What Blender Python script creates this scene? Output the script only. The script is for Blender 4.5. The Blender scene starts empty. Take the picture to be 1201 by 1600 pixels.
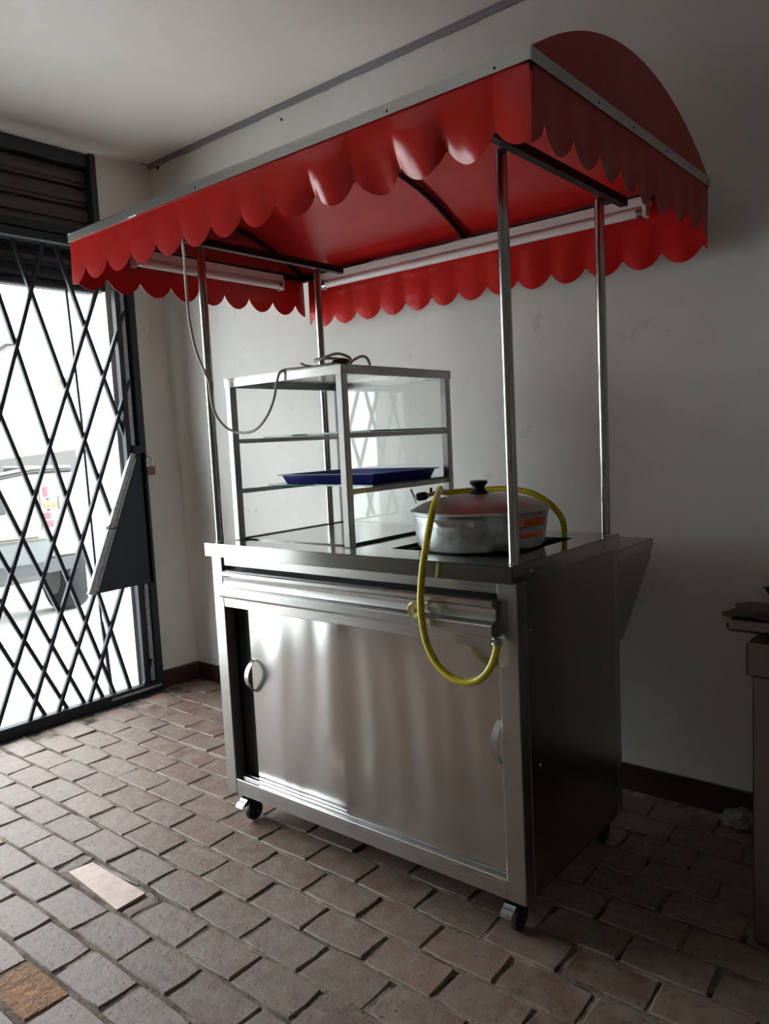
import bpy, bmesh, math, random
from mathutils import Vector, Matrix, Euler

random.seed(7)
PI = math.pi
scn = bpy.context.scene
col = scn.collection

# ------------------------------------------------------------------ camera
cam_d = bpy.data.cameras.new('camera')
cam = bpy.data.objects.new('camera', cam_d)
col.objects.link(cam)
cam.location = (1.9813, -1.4861, 1.2191)
cam.rotation_euler = (1.4760, 0.0483, 0.6881)
cam_d.sensor_fit = 'VERTICAL'
cam_d.sensor_height = 36.0
cam_d.lens = 1197.18 / 1600.0 * 36.0
cam_d.clip_start = 0.02
scn.camera = cam
FPX = 1197.18
CAM_R = cam.rotation_euler.to_matrix()
CAM_L = Vector(cam.location)

# ------------------------------------------------------------------ sky, exposure
world = bpy.data.worlds.new('overcast_sky')
scn.world = world
world.use_nodes = True
bg = world.node_tree.nodes['Background']
bg.inputs['Color'].default_value = (0.87, 0.955, 1.0, 1)
bg.inputs['Strength'].default_value = 9.0
scn.view_settings.view_transform = 'Standard'
scn.view_settings.look = 'None'
scn.view_settings.gamma = 1.0
scn.view_settings.use_curve_mapping = False
scn.view_settings.exposure = 0.55
scn.cycles.max_bounces = 10
scn.cycles.diffuse_bounces = 5
scn.cycles.glossy_bounces = 5
scn.cycles.transmission_bounces = 8
scn.cycles.sample_clamp_indirect = 6.0
scn.cycles.use_denoising = True
try:
    scn.cycles.denoiser = 'OPENIMAGEDENOISE'
except Exception:
    pass

# sampling portal in the gateway (a portal gives no light of its own)
pl = bpy.data.lights.new('gateway_portal', 'AREA')
pl.shape = 'RECTANGLE'
pl.size = 2.5
pl.size_y = 2.1
pl.cycles.is_portal = True
po = bpy.data.objects.new('gateway_portal', pl)
po.location = (-1.75, -0.625, 1.05)
po.rotation_euler = (0, -PI / 2, 0)
col.objects.link(po)

# ------------------------------------------------------------------ materials
def new_mat(name, base, rough=0.5, metal=0.0, spec=0.5, coat=0.0):
    m = bpy.data.materials.new(name)
    m.use_nodes = True
    b = m.node_tree.nodes['Principled BSDF']
    b.inputs['Base Color'].default_value = (*base, 1)
    b.inputs['Roughness'].default_value = rough
    b.inputs['Metallic'].default_value = metal
    b.inputs['Specular IOR Level'].default_value = spec
    b.inputs['Coat Weight'].default_value = coat
    return m

def N(m, t, **kw):
    n = m.node_tree.nodes.new(t)
    for k, v in kw.items():
        setattr(n, k, v)
    return n

def L(m, a, b):
    m.node_tree.links.new(a, b)

def bsdf(m):
    return m.node_tree.nodes['Principled BSDF']

def coords(m, scale=(1, 1, 1), kind='pos'):
    mp = N(m, 'ShaderNodeMapping')
    mp.inputs['Scale'].default_value = scale
    if kind == 'pos':
        g = N(m, 'ShaderNodeNewGeometry')
        L(m, g.outputs['Position'], mp.inputs['Vector'])
    else:
        g = N(m, 'ShaderNodeTexCoord')
        L(m, g.outputs['Object' if kind == 'obj' else 'UV'], mp.inputs['Vector'])
    return mp.outputs['Vector']

def noise(m, vec, scale=5, detail=4, rough=0.55):
    n = N(m, 'ShaderNodeTexNoise')
    n.inputs['Scale'].default_value = scale
    n.inputs['Detail'].default_value = detail
    n.inputs['Roughness'].default_value = rough
    L(m, vec, n.inputs['Vector'])
    return n.outputs['Fac']

def ramp(m, fac, stops):
    r = N(m, 'ShaderNodeValToRGB')
    e = r.color_ramp.elements
    while len(e) < len(stops):
        e.new(0.5)
    for i, (p, c) in enumerate(stops):
        e[i].position = p
        e[i].color = (*c, 1) if len(c) == 3 else c
    L(m, fac, r.inputs['Fac'])
    return r.outputs['Color']

def mix(m, fac, a, b, mode='MIX'):
    x = N(m, 'ShaderNodeMix', data_type='RGBA', blend_type=mode)
    for s, v in ((x.inputs[0], fac), (x.inputs[6], a), (x.inputs[7], b)):
        if isinstance(v, (int, float)):
            s.default_value = v
        elif isinstance(v, tuple):
            s.default_value = (*v, 1)
        else:
            L(m, v, s)
    return x.outputs[2]

def bump(m, height, strength=0.2, dist=0.01, prev=None):
    b = N(m, 'ShaderNodeBump')
    b.inputs['Strength'].default_value = strength
    b.inputs['Distance'].default_value = dist
    L(m, height, b.inputs['Height'])
    if prev is not None:
        L(m, prev, b.inputs['Normal'])
    return b.outputs['Normal']

def g3(v):
    return (v, v, v)

# plaster walls and ceiling
def plaster(name, c1, c2, dirt=(0.30, 0.27, 0.22)):
    m = new_mat(name, c1, 0.85, spec=0.25)
    p = coords(m)
    f = noise(m, p, 1.3, 5)
    c = ramp(m, f, [(0.35, c1), (0.68, c2)])
    d = noise(m, p, 9, 6, 0.7)
    dm = ramp(m, d, [(0.62, g3(0)), (0.78, g3(0.5))])
    c = mix(m, dm, c, dirt)
    L(m, c, bsdf(m).inputs['Base Color'])
    n1 = bump(m, noise(m, p, 120, 3), 0.10, 0.004)
    n2 = bump(m, noise(m, p, 7, 4), 0.15, 0.02, n1)
    L(m, n2, bsdf(m).inputs['Normal'])
    return m

M = {}
M['wall'] = plaster('wall_plaster', (0.71, 0.70, 0.665), (0.61, 0.60, 0.565))
M['ceiling'] = plaster('ceiling_plaster', (0.74, 0.73, 0.69), (0.68, 0.66, 0.62), (0.5, 0.48, 0.44))
M['wall_dark'] = plaster('dimmed_far_wall', (0.46, 0.43, 0.39), (0.40, 0.37, 0.33))  # unseen walls, colour darkened to keep that side of the room dim
M['baseboard'] = new_mat('maroon_enamel', (0.035, 0.012, 0.012), 0.45)
M['ceiling_trim'] = new_mat('shadow_grey_trim', (0.23, 0.21, 0.23), 0.7)  # grey of the joint strip also paints in the shadow gap at the ceiling
M['scuff'] = new_mat('scuffed_hole', (0.03, 0.028, 0.025), 0.9)

# floor
def brick_mat(name, stops, rough=0.42, ridge=0.35):
    m = new_mat(name, stops[0][1], rough, spec=0.5)
    oi = N(m, 'ShaderNodeObjectInfo')
    p = coords(m)
    rc = ramp(m, oi.outputs['Random'], stops)
    f = noise(m, p, 16, 6, 0.65)
    c = mix(m, ramp(m, f, [(0.36, g3(0)), (0.66, g3(0.7))]), rc, (0.25, 0.20, 0.16))
    pit = noise(m, p, 95, 2)
    pm = ramp(m, pit, [(0.30, g3(1)), (0.36, g3(0))])
    c = mix(m, pm, c, (0.05, 0.035, 0.028))
    L(m, c, bsdf(m).inputs['Base Color'])
    r = N(m, 'ShaderNodeMapRange')
    L(m, f, r.inputs['Value'])
    r.inputs['To Min'].default_value = rough - 0.10
    r.inputs['To Max'].default_value = rough + 0.22
    L(m, r.outputs['Result'], bsdf(m).inputs['Roughness'])
    inv = N(m, 'ShaderNodeMath', operation='SUBTRACT')
    inv.inputs[0].default_value = 1.0
    L(m, pm, inv.inputs[1])
    n1 = bump(m, inv.outputs[0], 0.35, 0.003)
    n2 = bump(m, noise(m, p, 26, 6, 0.7), ridge, 0.012 if ridge < 0.5 else 0.05, n1)
    L(m, n2, bsdf(m).inputs['Normal'])
    return m

M['brick'] = brick_mat('worn_clay_brick', [(0.0, (0.130, 0.064, 0.045)), (0.35, (0.160, 0.085, 0.060)),
                                           (0.7, (0.150, 0.095, 0.070)), (1.0, (0.195, 0.108, 0.077))], 0.44)
M['orange_brick'] = brick_mat('chipped_orange_brick', [(0.0, (0.56, 0.27, 0.12)), (1.0, (0.56, 0.27, 0.12))], 0.75, 1.0)
M['tile'] = new_mat('pale_pink_tile', (0.56, 0.40, 0.33), 0.5)
_p = coords(M['tile'])
L(M['tile'], ramp(M['tile'], noise(M['tile'], _p, 22, 5), [(0.35, (0.46, 0.33, 0.27)), (0.6, (0.60, 0.43, 0.355))]),
  bsdf(M['tile']).inputs['Base Color'])
M['mortar'] = new_mat('sandy_mortar', (0.16, 0.125, 0.10), 0.95)
_p = coords(M['mortar'])
L(M['mortar'], ramp(M['mortar'], noise(M['mortar'], _p, 14, 5), [(0.38, (0.035, 0.026, 0.02)), (0.62, (0.27, 0.22, 0.175))]),
  bsdf(M['mortar']).inputs['Base Color'])
L(M['mortar'], bump(M['mortar'], noise(M['mortar'], _p, 70, 4), 0.8, 0.01), bsdf(M['mortar']).inputs['Normal'])

m = M['sand'] = new_mat('pale_joint_sand', (0.30, 0.25, 0.20), 0.95)
_p = coords(m)
L(m, ramp(m, noise(m, _p, 5, 5, 0.7), [(0.40, (0.085, 0.058, 0.044)), (0.64, (0.25, 0.20, 0.155))]), bsdf(m).inputs['Base Color'])
L(m, bump(m, noise(m, _p, 90, 4), 0.7, 0.008), bsdf(m).inputs['Normal'])

# metals
def steel(name, base=0.60, rough=0.24, grain='h', wave=0.0, tint=(1.0, 0.985, 0.96)):
    m = new_mat(name, tuple(base * t for t in tint), rough, 1.0)
    sc = {'h': (2, 2, 90), 'v': (220, 220, 2.5), 'n': (40, 40, 40)}[grain]
    p = coords(m, sc)
    f = noise(m, p, 1.0, 3)
    r = N(m, 'ShaderNodeMapRange')
    L(m, f, r.inputs['Value'])
    r.inputs['From Min'].default_value = 0.3
    r.inputs['From Max'].default_value = 0.7
    r.inputs['To Min'].default_value = rough - 0.008
    r.inputs['To Max'].default_value = rough + 0.008
    L(m, r.outputs['Result'], bsdf(m).inputs['Roughness'])
    if wave:
        q = coords(m, (3.4, 3.4, 0.5))
        n1 = bump(m, noise(m, q, 1.0, 2, 0.45), wave, 0.03)
        L(m, n1, bsdf(m).inputs['Normal'])
    return m

M['steel'] = steel('brushed_steel', 0.52, 0.27, 'h')
M['steel_v'] = steel('brushed_steel_upright', 0.48, 0.30, 'v')
M['door_steel'] = steel('rippled_door_steel', 0.55, 0.21, 'v', wave=0.75)
M['counter_steel'] = steel('polished_counter_steel', 0.50, 0.14, 'n')
M['side_steel'] = steel('shaded_side_steel', 0.40, 0.26, 'v', wave=0.2)  # same steel, base darkened to stand in for the dim room it reflects
M['table_steel'] = steel('dull_table_steel', 0.28, 0.30, 'n')
M['pole_steel'] = steel('pole_steel', 0.46, 0.20, 'v')
M['trim_metal'] = steel('galvanized_strip', 0.58, 0.30, 'n')
M['chrome'] = new_mat('zinc_plate', (0.50, 0.55, 0.58), 0.25, 1.0)
M['brass'] = new_mat('dull_brass', (0.50, 0.42, 0.20), 0.35, 1.0)
M['dark_metal'] = new_mat('dark_inner_metal', (0.03, 0.032, 0.036), 0.5, 0.3)
M['black_tube'] = new_mat('black_painted_tube', (0.010, 0.010, 0.011), 0.5, spec=0.2)
M['rubber'] = new_mat('grey_black_rubber', (0.028, 0.028, 0.028), 0.55)
M['white_enamel'] = new_mat('white_enamel', (0.70, 0.69, 0.67), 0.4)
M['tube_glass'] = new_mat('unlit_lamp_tube', (0.78, 0.77, 0.76), 0.25)
M['hole_black'] = new_mat('burner_black', (0.006, 0.006, 0.007), 0.7)  # near-black for the burner well, grate bars and ring

# aluminium pot
m = M['aluminium'] = new_mat('cast_aluminium', (0.50, 0.53, 0.54), 0.42, 0.75)
_p = coords(m)
f = noise(m, _p, 22, 5, 0.6)
L(m, ramp(m, f, [(0.30, (0.28, 0.31, 0.32)), (0.5, (0.50, 0.53, 0.54)), (0.75, (0.60, 0.63, 0.63))]), bsdf(m).inputs['Base Color'])
L(m, bump(m, noise(m, _p, 40, 4), 0.12, 0.01), bsdf(m).inputs['Normal'])
M['lid_metal'] = steel('turned_aluminium_lid', 0.40, 0.48, 'n')
M['bakelite'] = new_mat('black_knob_plastic', (0.012, 0.011, 0.011), 0.28)
M['sticker_orange'] = new_mat('orange_sticker', (0.80, 0.13, 0.035), 0.5)
M['sticker_grey'] = new_mat('torn_sticker_grey', (0.26, 0.20, 0.15), 0.8)
M['sticker_letter'] = new_mat('sticker_white_ink', (0.85, 0.80, 0.76), 0.5)

# vinyl
def vinyl(name, c, rough):
    m = new_mat(name, c, rough, spec=0.5)
    p = coords(m)
    f = noise(m, p, 6, 4)
    L(m, ramp(m, f, [(0.3, tuple(x * 0.88 for x in c)), (0.7, tuple(min(1, x * 1.06) for x in c))]), bsdf(m).inputs['Base Color'])
    L(m, bump(m, noise(m, p, 9, 3), 0.10, 0.03), bsdf(m).inputs['Normal'])
    return m
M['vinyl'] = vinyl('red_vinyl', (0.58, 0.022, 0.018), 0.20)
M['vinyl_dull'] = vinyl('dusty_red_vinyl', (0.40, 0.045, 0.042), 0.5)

# hose with a printed line
m = M['hose'] = new_mat('yellow_rubber_hose', (0.62, 0.52, 0.02), 0.33)
uv = N(m, 'ShaderNodeUVMap')
sp = N(m, 'ShaderNodeSeparateXYZ')
L(m, uv.outputs['UV'], sp.inputs['Vector'])
cmpn = N(m, 'ShaderNodeMath', operation='COMPARE')
L(m, sp.outputs['X'], cmpn.inputs[0])
cmpn.inputs[1].default_value = 0.60
cmpn.inputs[2].default_value = 0.055
nz = N(m, 'ShaderNodeTexNoise')
nz.inputs['Scale'].default_value = 1.0
nz.inputs['Detail'].default_value = 1
mpv = N(m, 'ShaderNodeMapping')
mpv.inputs['Scale'].default_value = (9, 260, 1)
L(m, uv.outputs['UV'], mpv.inputs['Vector'])
L(m, mpv.outputs['Vector'], nz.inputs['Vector'])
pr = ramp(m, nz.outputs['Fac'], [(0.50, g3(0)), (0.56, g3(0.85))])
mu = N(m, 'ShaderNodeMath', operation='MULTIPLY')
L(m, cmpn.outputs[0], mu.inputs[0])
L(m, pr, mu.inputs[1])
L(m, mix(m, mu.outputs[0], (0.62, 0.52, 0.02), (0.05, 0.045, 0.01)), bsdf(m).inputs['Base Color'])

M['cable'] = new_mat('grey_cable_sheath', (0.52, 0.48, 0.44), 0.5)
M['plug'] = new_mat('dark_plug_plastic', (0.035, 0.028, 0.026), 0.5)
M['tray'] = new_mat('blue_tray_plastic', (0.012, 0.022, 0.19), 0.3)
M['regulator_blue'] = new_mat('navy_valve_plastic', (0.008, 0.012, 0.045), 0.3)

def glass(name, tint, rough=0.0):
    m = new_mat(name, tint, rough, spec=0.5)
    b = bsdf(m)
    b.inputs['Transmission Weight'].default_value = 1.0
    b.inputs['IOR'].default_value = 1.48
    # let light and sight pass straight through a thin pane
    tr = N(m, 'ShaderNodeBsdfTransparent')
    tr.inputs['Color'].default_value = (*tint, 1)
    gl = N(m, 'ShaderNodeBsdfGlossy')
    gl.inputs['Roughness'].default_value = 0.01
    fr = N(m, 'ShaderNodeFresnel')
    fr.inputs['IOR'].default_value = 1.30
    mx = N(m, 'ShaderNodeMixShader')
    L(m, fr.outputs[0], mx.inputs[0])
    L(m, tr.outputs[0], mx.inputs[1])
    L(m, gl.outputs[0], mx.inputs[2])
    out = m.node_tree.nodes['Material Output']
    L(m, mx.outputs[0], out.inputs['Surface'])
    return m
M['pane'] = glass('clear_pane_glass', (0.96, 0.98, 0.97))
M['shelf_glass'] = glass('green_edge_glass', (0.80, 0.93, 0.88))
M['glass_edge'] = new_mat('sea_green_glass_edge', (0.03, 0.16, 0.12), 0.12, spec=0.8)

# gate and street
m = M['gate'] = new_mat('blue_black_gate_paint', (0.012, 0.017, 0.023), 0.5, spec=0.3)
_p = coords(m)
f = noise(m, _p, 40, 5, 0.7)
L(m, ramp(m, f, [(0.62, (0.012, 0.017, 0.023)), (0.80, (0.05, 0.055, 0.058))]), bsdf(m).inputs['Base Color'])
m = M['worn_strip'] = new_mat('bare_worn_steel', (0.35, 0.37, 0.37), 0.5, 0.3)
_p = coords(m)
L(m, ramp(m, noise(m, _p, 50, 5, 0.7), [(0.34, (0.20, 0.215, 0.22)), (0.62, (0.36, 0.38, 0.385))]), bsdf(m).inputs['Base Color'])
M['shutter'] = new_mat('purple_brown_shutter', (0.060, 0.045, 0.052), 0.5)
M['shutter_dark'] = new_mat('haze_blue_shutter', (0.022, 0.028, 0.034), 0.5)  # bluish tint paints in the glow haze around the gateway
M['padlock'] = new_mat('worn_red_padlock', (0.16, 0.065, 0.06), 0.45, 0.4)
M['pavement'] = new_mat('pale_concrete', (0.55, 0.54, 0.51), 0.9)
_p = coords(M['pavement'])
L(M['pavement'], ramp(M['pavement'], noise(M['pavement'], _p, 3, 5), [(0.3, (0.62, 0.61, 0.58)), (0.7, (0.70, 0.69, 0.66))]), bsdf(M['pavement']).inputs['Base Color'])
M['joint'] = new_mat('dark_joint', (0.05, 0.05, 0.05), 0.9)
M['street_white'] = new_mat('street_white_wall', (0.80, 0.80, 0.78), 0.9)
M['street_grey'] = new_mat('grey_cement_wall', (0.060, 0.058, 0.052), 0.9)
M['car_paint'] = new_mat('champagne_car_paint', (0.155, 0.135, 0.105), 0.35, 0.0, coat=0.15)
M['car_grey'] = new_mat('grey_bumper_plastic', (0.045, 0.050, 0.048), 0.5)
M['car_black'] = new_mat('black_car_plastic', (0.009, 0.010, 0.011), 0.5)
M['tyre'] = new_mat('tyre_rubber', (0.004, 0.0045, 0.005), 0.85)
M['lens_red'] = new_mat('red_lens', (0.22, 0.008, 0.014), 0.2)
M['lens_orange'] = new_mat('orange_lens', (0.24, 0.06, 0.006), 0.2)
M['lens_clear'] = new_mat('clear_lens', (0.26, 0.26, 0.27), 0.15)
M['cloth'] = new_mat('crumpled_brown_bag', (0.034, 0.030, 0.022), 0.6)
M['dark_cloth'] = new_mat('black_cloth', (0.012, 0.012, 0.012), 0.8)
M['plastic_bag'] = new_mat('clear_grey_bag', (0.17, 0.165, 0.17), 0.35)
M['awning_cloth'] = new_mat('grey_violet_awning', (0.16, 0.15, 0.17), 0.8)
M['leaf'] = new_mat('pale_leaf', (0.10, 0.16, 0.04), 0.7)

# ------------------------------------------------------------------ builders
WORLD = {}      # world location of every built object, for parenting

class MB:
    def __init__(s):
        s.v, s.f, s.uv = [], [], {}
    def add(s, vs, fs):
        o = len(s.v)
        s.v += [tuple(p) for p in vs]
        s.f += [tuple(i + o for i in f) for f in fs]
        return o
    def box(s, x0, x1, y0, y1, z0, z1, b=0.0):
        b = min(b, (x1 - x0) * 0.45, (y1 - y0) * 0.45, (z1 - z0) * 0.45)
        if b <= 0:
            vs = [(x, y, z) for x in (x0, x1) for y in (y0, y1) for z in (z0, z1)]
            fs = [(0, 1, 3, 2), (4, 6, 7, 5), (0, 4, 5, 1), (2, 3, 7, 6), (0, 2, 6, 4), (1, 5, 7, 3)]
            s.add(vs, fs)
            return s
        X, Y, Z = (x0, x1), (y0, y1), (z0, z1)
        vs, idx = [], {}
        for i in (0, 1):
            for j in (0, 1):
                for k in (0, 1):
                    di, dj, dk = (1 - 2 * i) * b, (1 - 2 * j) * b, (1 - 2 * k) * b
                    idx[(i, j, k, 'x')] = len(vs); vs.append((X[i], Y[j] + dj, Z[k] + dk))
                    idx[(i, j, k, 'y')] = len(vs); vs.append((X[i] + di, Y[j], Z[k] + dk))
                    idx[(i, j, k, 'z')] = len(vs); vs.append((X[i] + di, Y[j] + dj, Z[k]))
        fs = []
        q = [(0, 0), (1, 0), (1, 1), (0, 1)]
        for i in (0, 1):
            fs.append([idx[(i, a, c, 'x')] for a, c in (q if i else q[::-1])])
            fs.append([idx[(a, i, c, 'y')] for a, c in (q[::-1] if i else q)])
            fs.append([idx[(a, c, i, 'z')] for a, c in (q if i else q[::-1])])
        for a in (0, 1):
            for c in (0, 1):
                fs.append([idx[(a, c, 0, 'x')], idx[(a, c, 1, 'x')], idx[(a, c, 1, 'y')], idx[(a, c, 0, 'y')]])
                fs.append([idx[(a, 0, c, 'x')], idx[(a, 1, c, 'x')], idx[(a, 1, c, 'z')], idx[(a, 0, c, 'z')]])
                fs.append([idx[(0, a, c, 'y')], idx[(1, a, c, 'y')], idx[(1, a, c, 'z')], idx[(0, a, c, 'z')]])
                for k in (0, 1):
                    pass
        for i in (0, 1):
            for j in (0, 1):
                for k in (0, 1):
                    fs.append([idx[(i, j, k, 'x')], idx[(i, j, k, 'y')], idx[(i, j, k, 'z')]])
        s.add(vs, fs)
        return s
    def tube(s, pts, r, n=8, caps=True, closed=False, uv=False):
        pts = [Vector(p) for p in pts]
        m = len(pts)
        rad = r if isinstance(r, (list, tuple)) else [r] * m
        t0 = (pts[1] - pts[0]).normalized()
        up = Vector((0, 0, 1)) if abs(t0.z) < 0.9 else Vector((1, 0, 0))
        nrm = (up - t0 * up.dot(t0)).normalized()
        base = len(s.v)
        acc = 0.0
        for i in range(m):
            if closed:
                t = pts[(i + 1) % m] - pts[i - 1]
            else:
                t = pts[min(i + 1, m - 1)] - pts[max(i - 1, 0)]
            t.normalize()
            nrm = (nrm - t * nrm.dot(t)).normalized()
            bi = t.cross(nrm)
            if i:
                acc += (pts[i] - pts[i - 1]).length
            for k in range(n):
                a = 2 * PI * k / n
                s.v.append(tuple(pts[i] + (nrm * math.cos(a) + bi * math.sin(a)) * rad[i]))
                if uv:
                    s.uv[len(s.v) - 1] = (k / n, acc)
        for i in range(m if closed else m - 1):
            i2 = (i + 1) % m
            for k in range(n):
                k2 = (k + 1) % n
                s.f.append((base + i * n + k, base + i * n + k2, base + i2 * n + k2, base + i2 * n + k))
        if caps and not closed:
            s.f.append(tuple(base + k for k in range(n))[::-1])
            s.f.append(tuple(base + (m - 1) * n + k for k in range(n)))
        return s
    def bar(s, p0, p1, w, h, up=(0, 0, 1)):
        p0, p1 = Vector(p0), Vector(p1)
        t = (p1 - p0).normalized()
        u = Vector(up)
        if abs(t.dot(u)) > 0.98:
            u = Vector((1, 0, 0))
        side = t.cross(u).normalized() * (w / 2)
        u2 = side.cross(t).normalized() * (h / 2)
        vs = []
        for p in (p0, p1):
            vs += [p - side - u2, p + side - u2, p + side + u2, p - side + u2]
        s.add(vs, [(3, 2, 1, 0), (4, 5, 6, 7), (0, 1, 5, 4), (1, 2, 6, 5), (2, 3, 7, 6), (3, 0, 4, 7)])
        return s
    def lathe(s, c, prof, n=32, axis='z', close=True):
        base = len(s.v)
        for (r, h) in prof:
            for k in range(n):
                a = 2 * PI * k / n
                x, y = r * math.cos(a), r * math.sin(a)
                p = {'z': (x, y, h), 'y': (x, h, y), 'x': (h, x, y)}[axis]
                s.v.append((c[0] + p[0], c[1] + p[1], c[2] + p[2]))
        for i in range(len(prof) - 1):
            for k in range(n):
                k2 = (k + 1) % n
                s.f.append((base + i * n + k, base + i * n + k2, base + (i + 1) * n + k2, base + (i + 1) * n + k))
        if close:
            s.f.append(tuple(base + k for k in range(n))[::-1])
            s.f.append(tuple(base + (len(prof) - 1) * n + k for k in range(n)))
        return s
    def prism(s, poly, axis, a0, a1):
        n = len(poly)
        def P(u, v, a):
            return {'x': (a, u, v), 'y': (u, a, v), 'z': (u, v, a)}[axis]
        vs = [P(u, v, a0) for u, v in poly] + [P(u, v, a1) for u, v in poly]
        fs = [tuple(range(n))[::-1], tuple(range(n, 2 * n))]
        fs += [(i, (i + 1) % n, n + (i + 1) % n, n + i) for i in range(n)]
        s.add(vs, fs)
        return s
    def grid(s, fn, nu, nv):
        base = len(s.v)
        for j in range(nv + 1):
            for i in range(nu + 1):
                s.v.append(tuple(fn(i / nu, j / nv)))
        for j in range(nv):
            for i in range(nu):
                a = base + j * (nu + 1) + i
                s.f.append((a, a + 1, a + nu + 2, a + nu + 1))
        return s
    def sphere(s, c, r, n=12, sc=(1, 1, 1)):
        prof = []
        k = max(4, n // 2)
        base = len(s.v)
        for i in range(k + 1):
            t = PI * i / k
            rr, h = max(1e-4, math.sin(t)), -math.cos(t)
            for j in range(n):
                a = 2 * PI * j / n
                s.v.append((c[0] + r * sc[0] * rr * math.cos(a), c[1] + r * sc[1] * rr * math.sin(a), c[2] + r * sc[2] * h))
        for i in range(k):
            for j in range(n):
                j2 = (j + 1) % n
                s.f.append((base + i * n + j, base + i * n + j2, base + (i + 1) * n + j2, base + (i + 1) * n + j))
        return s
    def build(s, name, mat, parent=None, smooth=True, thick=0.0, origin=None, label=None, fix=True, ang=0.6):
        if origin is None:
            lo = [min(v[i] for v in s.v) for i in range(3)]
            hi = [max(v[i] for v in s.v) for i in range(3)]
            origin = ((lo[0] + hi[0]) / 2, (lo[1] + hi[1]) / 2, (lo[2] + hi[2]) / 2)
        O = Vector(origin)
        me = bpy.data.meshes.new(name)
        me.from_pydata([tuple(Vector(v) - O) for v in s.v], [], s.f)
        if s.uv:
            ul = me.uv_layers.new(name='UVMap')
            for lp in me.loops:
                ul.data[lp.index].uv = s.uv.get(lp.vertex_index, (0, 0))
            for p in me.polygons:       # close the seam around the tube
                us = [ul.data[i].uv.x for i in p.loop_indices]
                if max(us) - min(us) > 0.5:
                    for i in p.loop_indices:
                        if ul.data[i].uv.x < 0.5:
                            ul.data[i].uv.x += 1.0
        if fix:
            bm = bmesh.new()
            bm.from_mesh(me)
            bmesh.ops.recalc_face_normals(bm, faces=bm.faces)
            if thick:
                bmesh.ops.solidify(bm, geom=bm.faces[:], thickness=thick)
            bm.to_mesh(me)
            bm.free()
        if smooth:
            me.shade_smooth()
            me.set_sharp_from_angle(angle=ang)
        ms = mat if isinstance(mat, (list, tuple)) else [mat]
        for x in ms:
            me.materials.append(x)
        o = bpy.data.objects.new(name, me)
        col.objects.link(o)
        place(o, O, parent)
        if label:
            o['label'] = label
        return o

def place(o, O, parent):
    WORLD[o.name] = Vector(O)
    if parent is not None:
        o.parent = parent
        o.location = Vector(O) - WORLD[parent.name]
    else:
        o.location = Vector(O)

def thing(name, loc, label, cat, group=None):
    o = bpy.data.objects.new(name, None)
    o.empty_display_size = 0.1
    col.objects.link(o)
    place(o, Vector(loc), None)
    tag(o, label, cat, group)
    return o

def tag(o, label, cat, group=None):
    o['label'] = label
    o['category'] = cat
    if group:
        o['group'] = group
    return o

def struct(o):
    o['kind'] = 'structure'
    return o

def copy_part(src, O, parent):
    c = src.copy()
    col.objects.link(c)
    place(c, Vector(O), parent)
    return c

def smooth_path(pts, k=6):
    P = [Vector(p) for p in pts]
    P = [P[0] * 2 - P[1]] + P + [P[-1] * 2 - P[-2]]
    out = []
    for i in range(1, len(P) - 2):
        for j in range(k):
            t = j / k
            a, b, c, d = P[i - 1], P[i], P[i + 1], P[i + 2]
            out.append(0.5 * ((2 * b) + (c - a) * t + (2 * a - 5 * b + 4 * c - d) * t * t + (3 * b - a - 3 * c + d) * t ** 3))
    out.append(P[-2])
    return out

def in_view(p, margin=60):
    q = CAM_R.transposed() @ (Vector(p) - CAM_L)
    if q.z > -0.05:
        return None
    u, v = 600.5 + FPX * q.x / -q.z, 800 - FPX * q.y / -q.z
    if -margin < u < 1201 + margin and -margin < v < 1600 + margin:
        return -q.z
    return None

# ------------------------------------------------------------------ the room
YW, ZC = 0.95, 2.68
XR, YF = 4.2, -4.2
OPEN0, OPEN1 = -1.85, 0.60        # gateway in the left wall
XO = -1.83                        # outer face of the thick left wall

struct(MB().box(-1.83, XR, YW, YW + 0.2, -0.1, ZC).build('wall_back', M['wall'], smooth=False))
def sstep(t):
    t = min(1, max(0, t))
    return t * t * (3 - 2 * t)
def ceil_z(x, y):     # the plaster sags towards the gateway
    return ZC - 0.056 * sstep((-0.85 - x) / 0.58) * sstep((0.95 - y) / 0.34) + 0.003 * math.sin(x * 3.1) * math.sin(y * 2.7) * sstep((0.9 - y) / 0.3)
ce_ = MB()
cxs = [-1.9 + 0.06 * i for i in range(24)] + [-0.44 + (XR + 0.64) * i / 14 for i in range(15)]
cys = [YF - 0.2 + 0.4 * i for i in range(11)] + [0.0 + 0.05 * i for i in range(1, 24)]
nx = len(cxs)
for y in cys:
    for x in cxs:
        ce_.v.append((x, y, ceil_z(x, y)))
for j in range(len(cys) - 1):
    for i in range(nx - 1):
        a_ = j * nx + i
        ce_.f.append((a_ + nx, a_ + nx + 1, a_ + 1, a_))
struct(ce_.build('ceiling', M['ceiling'], fix=False, ang=3))
struct(MB().box(-1.9, XR + 0.2, YF - 0.2, YW + 0.2, ZC + 0.01, ZC + 0.15).build('ceiling', M['ceiling'], smooth=False))
struct(MB().box(XR, XR + 0.2, YF - 0.2, YW + 0.2, -0.1, ZC).build('wall_right', M['wall_dark'], smooth=False))
struct(MB().box(-1.83, XR, YF - 0.2, YF, -0.1, ZC).build('wall_front', M['wall_dark'], smooth=False))
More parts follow.
